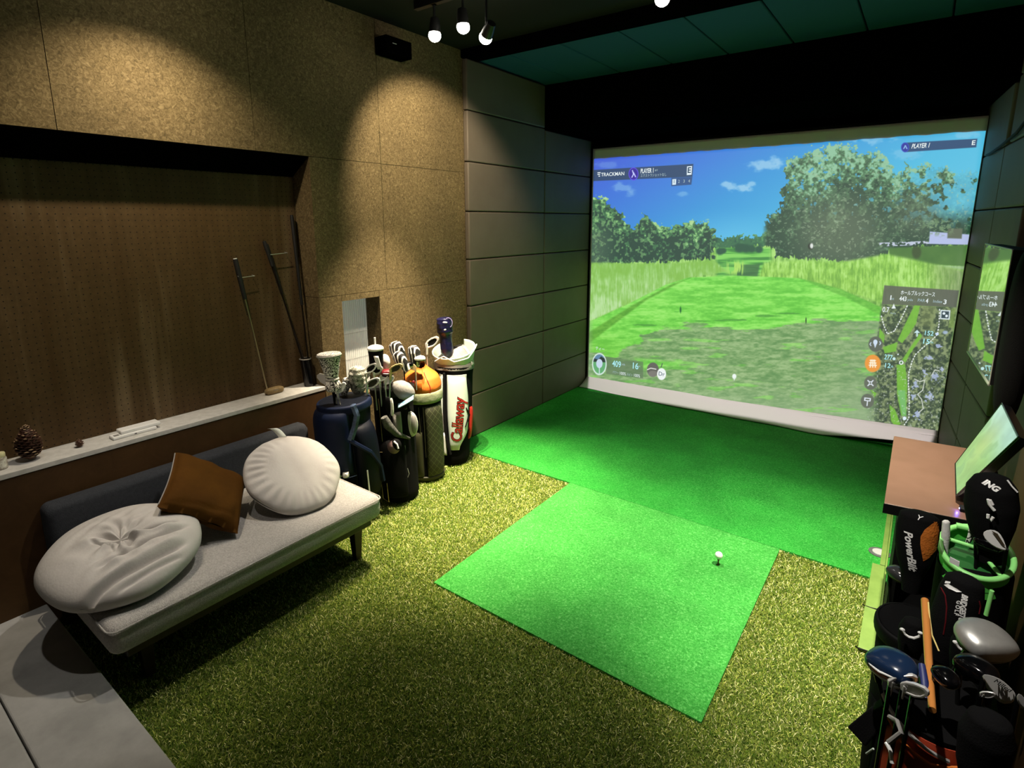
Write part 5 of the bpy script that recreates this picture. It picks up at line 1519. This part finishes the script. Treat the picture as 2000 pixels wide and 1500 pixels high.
# orange hood: bulging dome
hb = B3.c(1.03)
def hood(u, v):
    th = 2 * PI * u; q = v
    r = .128 + .010 * math.sin(PI * min(q * 1.3, 1)) - .085 * ss1(q, .55, 1.0) - .02 * ss1(q, .2, .7) * (math.sin(th * 1) > 0)
    r *= 1 + .035 * math.sin(4 * th + 5 * q) * q + .02 * math.sin(9 * th + 3) * q
    z = .205 * q - (.02 * math.cos(th * 1)) * q
    return hb + B3.f * math.cos(th) * r + B3.r * math.sin(th) * r + Vector((-.004 * q, .0, z))
hoodo = MB().grid(hood, 60, 26).build('orange_hood', 'orange', ob, angle=180)
MB().tube([hood(.06 + .012 * math.sin(6 * k / 12), k / 12) + B3.f * .003 for k in range(1, 11)], .0025, 6).build('red_seam', 'red', hoodo)
MB().ell(hood(.93, .55), B3.r, B3.f, (0, 0, 1), .014, .010, .018, 16, 10).build('cord_stopper', 'maroon', hoodo)

# --- white bag with red lettering
wbg = thing('golf_bag', 'white and black staff golf bag with red script lettering by the padded wall', 'golf bag', (0.26, 3.14, 0.0), GL)
B4 = Bag((0.245, 3.110, 0.012), (0.225, 3.160, 0.80), [(0, .110), (.05, .125), (.5, .145), (.9, .148), (1, .158)], LR)
B4.body('bag_body', 'black_fabric', wbg)
mat('mint_white', (.62, .70, .64), .45)
pan = B4.patch('front_panel', 'mint_white', wbg, -.42, .80, .16, .93, .020, .006, p=5, shape=lambda v: (.16 * (1 - v) ** 3 + .04 * v, 1 - .40 * (1 - ss1(v, 0, .28)) - .12 * ss1(v, .6, 1)))
B4.patch('side_panel', 'mint_white', wbg, -.85, -.58, .30, .93, .010, .004, p=5, shape=lambda v: (.0, .9))
B4.patch('lower_pocket', 'white_cloth', wbg, -1.15, -.45, .10, .34, .026, .006, p=4)
B4.patch('grey_pocket', 'grey_cloth', wbg, -1.1, -.55, .34, .55, .018, .006, p=4)
B4.line('dark_trim', 'black', wbg, [(-.50, .95), (-.52, .6), (-.42, .3), (-.2, .12)], .010, .014)
B4.patch('red_pocket_edge', 'red', wbg, 1.0, 1.25, .25, .58, .014, .006)
mat('logo_red', (.30, .012, .010), .5)
# lettering runs up the panel
bv = pan.bvh()
cdir = -B4.f
tb = B4.p(.12, .25, .03); te = B4.p(.30, .86, .03)
xd = (te - tb).normalized(); yd = (-(B4.r) + xd * B4.r.dot(xd)).normalized()
for off_, m_, lf_, bd in [(0, 'black', .0012, .0045), (0, 'logo_red', .0024, .0012)]:
    tt = text('Callaway', .118, tb, xd, yd, m_, pan.o, 'script_lettering' if m_ == 'logo_red' else 'lettering_outline', bvh=bv, cast=cdir, lift=lf_, shear=.15, squeeze=.92, bold=bd, spacing=.92)
for k in range(1):
    a_, b_, c_ = B4.p(.56, .60, .028), B4.p(.76, .52, .026), B4.p(.54, .40, .028)
    MB().tube([a_, b_, c_], [.004, .009, .004], 8).build('chevron_logo', 'black', pan.o)
# flared collar and grey hood
def collar(u, v):
    th = -2.6 + 5.2 * u; r = .150 + .022 * v
    return B4.c(1.0) + B4.f * math.cos(th) * r + B4.r * math.sin(th) * r + Vector((0, 0, .02 + .11 * v * (1 + .25 * math.sin(th)) - .05 * math.cos(th) * v))
MB().grid(collar, 50, 8).build('collar', 'mint_white', wbg).modifiers.new('s', 'SOLIDIFY').thickness = .006
def hood4(u, v):
    th = 2 * PI * u; r = .148 * (1 - .55 * v ** 2.2) * (1 + .05 * math.sin(5 * th + 2) * v + .03 * math.sin(9 * th) * v)
    return B4.c(.97) + B4.f * math.cos(th) * r * 1.05 + B4.r * math.sin(th) * r * 1.08 + Vector((0, 0, .16 * v + .03 * math.sin(th) * v))
MB().grid(hood4, 60, 20).build('grey_hood', mat('hood_grey', (.16, .15, .14), .5, var=(.30, .29, .27), scale=10, bump=.4, bscale=20), wbg, angle=180)
MB().grid(lambda u, v: hood4(.16 + .16 * u, .15 + .8 * v) + B4.f * .004 + B4.r * .003, 12, 12).build('pale_hood_panel', mat('hood_pale', (.45, .44, .42), .5, bump=.4, bscale=24), wbg).modifiers.new('s', 'SOLIDIFY').thickness = .003
B4.line('white_collar_edge', 'white_plastic', wbg, [(-.9, 1.06), (-.45, 1.12), (0, 1.07), (.6, 1.10), (1.2, 1.22)], .005, .030)

mat('navy_satin', (.004, .004, .020), .3, bump=.5, bscale=18, var=(.008, .007, .035), scale=10)
t, mb, fr = headcover('navy_headcover', 'tall glossy navy headcover rising from the white bag', (0.240, 3.042, 1.198), (.04, .05, -1), [(0, .040), (.006, .056), (.04, .062), (.11, .060), (.135, .048), (.17, .046), (.26, .050), (.30, .04)], 'navy_satin', flat=.85, ripple=.03)
for k, (q, m_) in enumerate([(.03, 'white_plastic'), (.085, 'white_plastic')]):
    MB().ell(fr[0] + fr[1] * q + Vector((.68, -.73, 0)) * .049 + Vector((.8, .6, 0)) * (.006 - .008 * k), (.8, .6, 0), (.68, -.73, 0), (0, 0, 1), .018 - .006 * k, .004, .008, 16, 8).build('white_patch', m_, t)
MB().ring(fr[0] + fr[1] * .035 + Vector((.8, .6, 0)) * .030 + Vector((.68, -.73, 0)) * .036, (.8, .6, 0), (0, 0, 1), .030, .038, .0022).build('lilac_piping', mat('lilac', (.32, .26, .50), .4), t)
for k, (c_, nm_) in enumerate([((0.200, 3.221, 0.876), 'nearest the navy headcover'), ((0.170, 3.290, 0.841), 'in the middle'), ((0.240, 3.140, 0.856), 'lowest of the three')]):
    iron('small iron right of the navy headcover, %s' % nm_, c_, (0, 0, -1), (.8, .6, .2 - .15 * k), .95, 'chrome', fm='black' if k % 2 else None, shaft=.18, group='irons in the white bag')

# ------------------------------------------------------------------ right hand golf bags
RR = (-0.12, -1.0)
GR = 'golf bags crowded in front of the desk'
R_ = Vector((1, 0, 0)); F_ = Vector((0, -1, 0)); UP = Vector((0, 0, 1))
# bag with green ribs
gb = thing('golf_bag', 'black golf bag with bright green rimmed divider in front of the desk', 'golf bag', (3.41, 2.12, 0.0), GR)
G1 = Bag((3.415, 2.20, 0.012), (3.392, 2.085, 0.87), [(0, .085), (.06, .095), (.9, .095), (1, .094)], RR)
G1.body('bag_body', 'black_fabric', gb, cap=True)
tn = (Vector((0, .95, .32))).normalized()           # far direction on the tilted rim plane
rc = Vector((3.389, 2.085, 0.919))
mbr = MB().ring(rc, R_, tn, .089, .104, .0085, 56, 10); mbr.build('green_rim', 'rib_green_light', gb)
MB().loft([[rc + R_ * math.cos(a * PI / 20) * rr + tn * math.sin(a * PI / 20) * rr * 1.18 - UP * z for a in range(40)] for rr, z in [(.088, .0), (.086, .05), (.086, .07)]], cap=False).build('rim_wall', 'rib_green', gb)
MB().loft([[rc + R_ * math.cos(a * PI / 20) * rr + tn * math.sin(a * PI / 20) * rr * 1.18 - UP * z for a in range(40)] for rr, z in [(.087, .045), (.086, .0455)]], cap=True).build('well_floor', 'well_green', gb)
kc = rc + R_ * .004 + tn * .022
for q in (rc - R_ * .085 + tn * .030, rc + R_ * .060 - tn * .070, rc + R_ * .030 + tn * .105):
    MB().tube([kc - UP * .004, q - UP * .004], .0062, 10).build('divider_rib', 'rib_green_light', gb)
MB().tube([rc - R_ * .05 + tn * .085 + UP * .006, rc + R_ * .035 + tn * .09 + UP * .006], .010, 10).build('carry_handle', 'rib_green_light', gb)
G1.patch('front_pocket', 'black_fabric', gb, -1.0, .9, .1, .6, .03)
for (a_, b_) in (((3.424, 1.955, 0.876), (3.421, 1.955, 0.794)), ((3.328, 1.955, 0.885), (3.328, 1.955, 0.860))):
    MB().tube([a_, b_], .0058, 10).build('green_strip', 'rib_green_light', gb)
for c_ in ((3.332, 1.965, 0.927),): MB().obox(c_, R_ + UP * -.3, F_, UP, .012, .003, .008).build('white_badge', 'white_plastic', gb, smooth=False)
G_ = 'clubs in the right hand bags'

# iron over the green rim
def blade(label, pts, nrm, m, thick=.010, shaft=None, fm=None, name='golf_club', sm='black_gloss'):
    P = [Vector(p) for p in pts]; c = sum(P, Vector()) / len(P); nrm = Vector(nrm).normalized()
    t = thing(name, label, 'golf club', c, G_)
    sm_ = []
    n = len(P)
    for i in range(n):      # one round of corner cutting for a smooth outline
        a, b2 = P[i], P[(i + 1) % n]; sm_ += [a.lerp(b2, .25), a.lerp(b2, .75)]
    MB().prism(sm_, -nrm * thick).build('club_head', m, t, bevel=.0012, smooth=False)
    if fm: MB().prism([c + (p - c) * .70 + nrm * .0004 for p in sm_], nrm * .0012).build('face_panel', fm, t, smooth=False)
    if shaft: MB().tube(shaft, .0048, 8).build('shaft', sm, t)
    return t


blade('large silver iron with dark groove lying over the green rim', [(3.382, 1.970, 1.038), (3.393, 1.970, 1.052), (3.411, 1.970, 1.056), (3.426, 1.970, 1.041), (3.440, 1.970, 1.009), (3.436, 1.970, 1.001), (3.411, 1.970, 1.006), (3.392, 1.970, 1.019)], (-.2, -.8, .6), 'white_plastic', .012,
      [(3.441, 1.980, 1.003), (3.450, 2.030, 0.919), (3.43, 2.08, .70)], None, sm='black')
tt = MB().prism([(3.400, 1.966, 1.053), (3.414, 1.966, 1.048), (3.435, 1.966, 1.017), (3.426, 1.966, 1.020)], (0, -.001, .0005)); o_ = tt.build('dark_groove', mat('groove', (.06, .045, .025), .4), bpy.data.objects[[o.name for o in bpy.data.objects if o.get('label', '').startswith('large silver iron')][0]], smooth=False)
headcover('grip_cover', 'whitish club grip standing left inside the green rim', (3.307, 2.100, 0.990), (.10, .0, -1), [(0, .006), (.004, .011), (.05, .013), (.09, .010), (.12, .008)], 'white_cloth', n=16, cat='golf club', group=G_)
headcover('grip_cover', 'speckled whitish club grip standing right inside the green rim', (3.387, 2.120, 1.005), (-.22, 0, -1), [(0, .007), (.004, .014), (.04, .014), (.06, .009), (.08, .007)], 'leopard', n=16, cat='golf club', group=G_)
driver('round black fairway wood inside the green rim', (3.411, 2.060, 0.970), (.1, .1, -1), (-.3, -.8, .4), .033, 'black_gloss', 'black', group=G_, shaft=.3)

# PING headcover
t, mbp, fr = headcover('large_headcover', 'black headcover with white letters in front of the tilted monitor', (3.392, 2.080, 1.180), (.12, 0.03, -1), [(0, .018), (.010, .042), (.04, .060), (.10, .066), (.16, .058), (.22, .042), (.28, .034)], 'black_fabric', side=(1, 0, 0), flat=.85)
bv = mbp.bvh()
vd = (Vector((3.395, 2.050, 1.145)) - CAMV).normalized()
text('ING', .023, Vector((3.370, 2.030, 1.172)), (.80, 0, -.42), (.42, .2, .85), 'white_plastic', t.children[0], 'lettering', bvh=bv, cast=vd, shear=.25, bold=.0012)
MB().tube([(3.425, 2.055, 1.181), (3.437, 2.050, 1.166), (3.451, 2.050, 1.152)], .0022, 6).build('white_piping', 'white_plastic', t)
for pts in ([(3.386, 2.010, 1.127), (3.390, 2.010, 1.113), (3.404, 2.010, 1.097)], [(3.390, 2.010, 1.126), (3.398, 2.010, 1.113)], [(3.392, 2.010, 1.081), (3.393, 2.010, 1.070), (3.400, 2.010, 1.064), (3.404, 2.010, 1.076)]):
    MB().tube(pts, .0042, 8).build('white_mark', 'white_plastic', t)

# bag under the PowerBilt cover
pb = thing('golf_bag', 'plain black golf bag at the desk corner nearest the lime strip', 'golf bag', (3.25, 1.93, 0.0), GR)
G2 = Bag((3.262, 1.98, 0.012), (3.252, 1.90, 0.72), [(0, .075), (.06, .082), (.9, .084), (1, .086)], RR)
G2.body('bag_body', 'black_fabric', pb); G2.patch('front_pocket', 'black_fabric', pb, -1.1, 1.1, .1, .6, .02); G2.patch('top_cuff', 'black', pb, -3.1, 3.1, .93, 1.0, .008, nu=40)
t, mbp, fr = headcover('large_headcover', 'black and orange headcover with white lettering below the desk edge', (3.235, 2.020, 1.031), (.02, -.12, -1), [(0, .030), (.008, .050), (.05, .056), (.11, .054), (.16, .044), (.20, .030), (.26, .022)], 'black_fabric', side=(1, 0, 0), flat=.8)
bv = mbp.bvh(); vd = (Vector((3.243, 1.980, 0.949)) - CAMV).normalized()
# orange panel laid on the cover
op = [(3.288, 1.970, 1.045), (3.268, 1.970, 1.028), (3.251, 1.970, 1.001), (3.244, 1.970, 0.975), (3.246, 1.970, 0.951), (3.253, 1.970, 0.922), (3.260, 1.970, 0.897), (3.272, 1.970, 0.912), (3.286, 1.970, 0.945), (3.293, 1.970, 0.986)]
cen = sum((Vector(p) for p in op), Vector()) / len(op)
vs_ = [cen]; fs_ = []
NR = 8
for k in range(1, NR + 1):
    for i in range(len(op) * 4):
        a, b2 = Vector(op[i // 4]), Vector(op[(i // 4 + 1) % len(op)]); vs_.append(cen.lerp(a.lerp(b2, (i % 4) / 4), k / NR))
M_ = len(op) * 4
fs_ = [(0, 1 + i, 1 + (i + 1) % M_) for i in range(M_)] + [(1 + (k - 1) * M_ + i, 1 + k * M_ + i, 1 + k * M_ + (i + 1) % M_, 1 + (k - 1) * M_ + (i + 1) % M_) for k in range(1, NR) for i in range(M_)]
def drape(vs2, bv_, lift=.0015):
    out = []
    for p in vs2:
        dd = (p - CAMV).normalized(); h = bv_.ray_cast(CAMV, dd, 6)
        if h[0] is None:
            h2 = bv_.find_nearest(p); out.append(h2[0] + (h2[0] - p).normalized() * 0 + h2[1] * lift * .3)
        else: out.append(h[0] - dd * lift)
    return out
MB().add(drape(vs_, bv), fs_).build('orange_panel', mat('burnt_orange', (.50, .14, .012), .7, bump=.3, bscale=160), t)
text('PowerBilt', .029, Vector((3.211, 1.970, 0.982)), (Vector((3.243, 1.940, 0.840)) - Vector((3.211, 1.970, 0.982))), (1, 0, .1), 'white_plastic', t.children[0], 'lettering', bvh=bv, cast=vd, shear=.2, squeeze=1.02, bold=.0010)
text('Y', .024, Vector((3.227, 1.970, 1.036)), (.9, 0, -.2), (.3, 0, .9), 'white_plastic', t.children[0], 'letter_mark', bvh=bv, cast=vd)
driver('dark driver head half hidden left of the orange panel cover', (3.205, 2.030, 0.798), (.1, .1, -1), (-.6, -.7, .3), .032, mat('smoke_gloss', (.03, .03, .032), .15), 'black', group=G_, shaft=.3)

# BRIDGESTONE headcover
t, mbp, fr = headcover('large_headcover', 'black headcover with dark red curves and white lettering in the middle', (3.338, 1.720, 1.020), (-.10, -.14, -1), [(0, .025), (.01, .040), (.05, .048), (.12, .050), (.18, .044), (.24, .030)], 'black_fabric', side=(1, 0, 0), flat=.8)
bv = mbp.bvh(); vd = (Vector((3.337, 1.660, 0.946)) - CAMV).normalized()
text('BRIDGESTONE', .016, Vector((3.334, 1.660, 1.003)), Vector((3.333, 1.630, 0.929)) - Vector((3.334, 1.660, 1.003)), (1, 0, .05), 'white_plastic', t.children[0], 'lettering', bvh=bv, cast=vd, shear=.25, squeeze=.80, bold=.0008)
text('GOLF', .012, Vector((3.325, 1.660, 0.981)), Vector((3.321, 1.630, 0.946)) - Vector((3.325, 1.660, 0.981)), (1, 0, .05), 'white_plastic', t.children[0], 'lettering', bvh=bv, cast=vd, squeeze=1.0, spacing=1.4, bold=.0004)
for nm_, pts in (('red_curve', [(3.288, 1.680, 0.990), (3.299, 1.680, 0.972), (3.306, 1.680, 0.941), (3.309, 1.680, 0.897), (3.309, 1.680, 0.851)]), ('red_curve', [(3.366, 1.680, 0.985), (3.370, 1.680, 0.972), (3.370, 1.680, 0.945)])):
    P_ = [Vector(p) for p in pts]; Q_ = []
    for a, b2 in zip(P_[:-1], P_[1:]): Q_ += [a.lerp(b2, k / 5) for k in range(5)]
    MB().tube(drape(Q_, bv, .001), .0016, 6).build(nm_, 'maroon', t)
for pts in ([(3.280, 1.660, 1.022), (3.293, 1.660, 1.023), (3.303, 1.660, 1.020), (3.292, 1.660, 1.016)], [(3.291, 1.660, 1.011), (3.299, 1.660, 1.017), (3.316, 1.660, 1.012), (3.328, 1.660, 1.006), (3.318, 1.660, 1.002), (3.301, 1.660, 1.005)]):
    P_ = drape([Vector(p) for p in pts], bv, .0015)
    MB().prism(P_, (0, -.0012, .0006)).build('white_emblem', 'white_plastic', t, smooth=False)

# middle bag and its small covers with white crescents
mb_ = thing('golf_bag', 'black golf bag in the middle of the right hand cluster', 'golf bag', (3.30, 1.62, 0.0), GR)
G3 = Bag((3.305, 1.69, 0.012), (3.300, 1.635, 0.74), [(0, .085), (.06, .095), (.9, .098), (1, .10)], RR)
G3.body('bag_body', 'black_fabric', mb_); G3.patch('top_cuff', 'black', mb_, -3.1, 3.1, .92, 1.0, .008, nu=40)
for lab, c_, pts in (('small black headcover with a white crescent left of the orange shaft', (3.241, 1.600, 0.891), [(3.218, 1.560, 0.911), (3.224, 1.560, 0.901), (3.233, 1.560, 0.897), (3.244, 1.560, 0.899), (3.253, 1.560, 0.908), (3.254, 1.560, 0.919)]),
                     ('small black headcover with a white crescent under the long lettered one', (3.346, 1.600, 0.903), [(3.322, 1.560, 0.927), (3.328, 1.560, 0.917), (3.337, 1.560, 0.912), (3.347, 1.560, 0.910), (3.356, 1.560, 0.913), (3.364, 1.560, 0.915)])):
    t, mbp, fr = headcover('small_headcover', lab, Vector(c_) + UP * .035, (0, 0, -1), [(0, .008), (.006, .022), (.03, .030), (.07, .028), (.12, .02)], 'black_fabric', side=(1, 0, 0), flat=.9, group='crescent marked headcovers')
    MB().tube(pts, [.0045, .0032, .0034, .0036, .0034, .0028], 8).build('white_crescent', 'white_plastic', t)
    MB().ell(pts[0], R_, F_, UP, .006, .004, .0045, 12, 8).build('white_loop', 'white_plastic', t); MB().ell(pts[-1], R_, F_, UP, .006, .004, .004, 12, 8).build('white_loop', 'white_plastic', t)
os_ = thing('golf_club', 'long orange shafted club crossing the right hand bags', 'golf club', (3.266, 1.450, 0.953), G_)
MB().tube([(3.255, 1.600, 0.987), (3.261, 1.500, 0.971), (3.268, 1.380, 0.952), (3.273, 1.260, 0.952)], [.0085, .0085, .0078, .007], 12).build('shaft', mat('shaft_orange', (.62, .24, .055), .35, coat=.5), os_)
tag(MB().tube([(3.261, 1.580, 0.996), (3.265, 1.540, 0.982), (3.272, 1.500, 0.963), (3.286, 1.460, 0.954)], .0018, 6).build('yellow_cord', mat('cord_yellow', (.80, .62, .22), .5), None), 'thin yellow cord curving beside the orange shaft', 'cord')
driver('large driver head with silver crown and black sole at the right edge', (3.370, 1.520, 0.981), (-.25, .1, -1), (.55, -.65, -.2), .056, mat('silver_crown', (.42, .42, .40), .35, .6, var=(.55, .55, .52), scale=12), 'black_gloss', group=G_, shaft=.35)

# putters and woods nearest the camera
t = blade('silver mallet putter with engraved top at the right edge', [(3.347, 1.350, 1.010), (3.361, 1.350, 1.016), (3.378, 1.350, 1.015), (3.395, 1.350, 1.004), (3.404, 1.350, 0.993), (3.404, 1.350, 0.979), (3.388, 1.350, 0.967), (3.370, 1.350, 0.979)], (0, -.62, .78), mat('satin_silver', (.70, .69, .66), .35, .0), .022, [(3.354, 1.360, 0.999), (3.34, 1.33, .70)])
text('Milled', .012, Vector((3.367, 1.349, 1.007)) + Vector((0, -.004, .004)), (.85, 0, -.35), (.3, .55, .6), 'black', t, 'engraving', shear=.3)
blade('silver iron cut off by the right photo edge', [(3.395, 1.300, 1.033), (3.404, 1.300, 1.031), (3.416, 1.300, 1.013), (3.413, 1.300, 1.002), (3.400, 1.300, 1.013)], (0, -.6, .8), 'chrome', .012, [(3.400, 1.310, 1.021), (3.40, 1.30, .7)])
driver('navy driver with white and salmon striped face near the turf edge', (3.198, 1.320, 0.972), (.3, .1, -1), (-.50, -.80, -.1), .045, mat('navy_gloss', (.008, .022, .060), .2), 'black_gloss', group=G_, shaft=.4, stripe=('white_plastic', mat('salmon', (.60, .22, .16), .5), 'white_plastic'))
driver('small chrome edged wood right of the orange shaft', (3.291, 1.330, 0.987), (.1, .1, -1), (-.7, -.6, .2), .024, 'black_gloss', 'chrome', group=G_, shaft=.3)
for k, (lab, c_, toe, sz) in enumerate([('chrome iron below the navy driver, pointing right', (3.200, 1.280, 0.952), (.7, .2, .5), .62), ('second chrome iron beneath the navy driver', (3.221, 1.270, 0.964), (.6, -.2, -.5), .60),
                                        ('small white tipped iron beside the blue grip', (3.239, 1.270, 0.969), (.2, 0, -.8), .30), ('lone white tipped iron right of the orange shaft', (3.345, 1.300, 0.997), (.5, 0, -.1), .28)]):
    iron(lab, c_, (0, .1, -1), toe, sz, 'chrome', sm='black_gloss', group=G_, shaft=.3)
tag(MB().tube([(3.252, 1.360, 0.974), (3.258, 1.330, 0.958), (3.263, 1.300, 0.940)], [.007, .009, .008], 10).build('blue_grip', mat('grip_blue', (.02, .03, .14), .5), None), 'dark blue club grip standing just left of the orange shaft', 'golf club', G_)

# red-orange bag at the bottom
rb = thing('golf_bag', 'red and orange golf bag nearest the camera at the bottom edge', 'golf bag', (3.29, 1.43, 0.0), GR)
G4 = Bag((3.290, 1.43, 0.012), (3.290, 1.400, 0.86), [(0, .085), (.06, .095), (.85, .098), (1, .100)], RR)
G4.body('bag_body', 'black_fabric', rb)
mat('bag_red', (.34, .035, .008), .6)
G4.patch('red_panel', 'bag_red', rb, -.85, .85, .30, .985, .012, p=5, shape=lambda v: (0, 1))
G4.patch('front_seam_panel', 'black_fabric', rb, -1.1, -.80, .25, .99, .016, p=5)
G4.line('orange_piping', 'orange', rb, [(-.78, 1.0), (-.35, .955), (.1, .94), (.5, .96), (.82, 1.01)], .0035, .018)
G4.line('rim_trim', 'steel', rb, [(-1.0, 1.03), (-.5, 1.0), (0, .975), (.35, .965)], .0045, .014)
G4.patch('black_side_pocket', 'black_fabric', rb, .86, 1.5, .3, .97, .02)
# flat black square pouch and dangling straps
t = thing('flat_pouch', 'flat square black pouch sticking out over the turf from the red bag', 'pouch', (3.180, 1.360, 0.765))
pp = [Vector(p) for p in ((3.135, 1.360, 0.737), (3.175, 1.360, 0.818), (3.199, 1.340, 0.795), (3.175, 1.340, 0.725))]
MB().prism(pp, (0.004, .016, -.004)).build('pouch_body', 'black_fabric', t, bevel=.003, smooth=False)
MB().prism([Vector(p) for p in ((3.178, 1.350, 0.818), (3.207, 1.330, 0.874), (3.220, 1.310, 0.847), (3.195, 1.340, 0.786))], (0, .03, 0)).build('pouch_flap', 'black_fabric', t, bevel=.003, smooth=False)
for lab, pts, m_, rr in [('dangling grey strap with clips beside the red bag', [(3.207, 1.260, 0.895), (3.219, 1.240, 0.909), (3.228, 1.220, 0.904), (3.210, 1.220, 0.868)], 'panel_mid', .005),
                         ('white plastic clip hanging left of the red bag', [(3.207, 1.240, 0.848), (3.215, 1.230, 0.844), (3.221, 1.220, 0.824)], 'white_plastic', .004),
                         ('green tipped tee hanging beside the red bag', [(3.178, 1.300, 0.745), (3.189, 1.290, 0.775)], 'mint_white', .0022)]:
    tag(MB().tube(pts, rr, 8).build('strap_piece', m_, None), lab, 'strap')
driver('black wood head between silver driver and mallet putter', (3.347, 1.420, 0.970), (.1, 0, -1), (-.5, -.8, .3), .036, 'black_gloss', 'black', group=G_, shaft=.3)
headcover('small_headcover', 'plain black headcover behind the red bag on its right', (3.362, 1.280, 0.979), (0, 0, -1), [(0, .015), (.01, .034), (.05, .045), (.12, .04), (.16, .03)], 'black_fabric', side=(1, 0, 0), flat=.9)
headcover('small_headcover', 'plain black headcover between the navy driver and blue grip', (3.239, 1.420, 0.933), (0, 0, -1), [(0, .012), (.01, .028), (.05, .036), (.12, .03), (.16, .02)], 'black_fabric', side=(1, 0, 0), flat=.9)
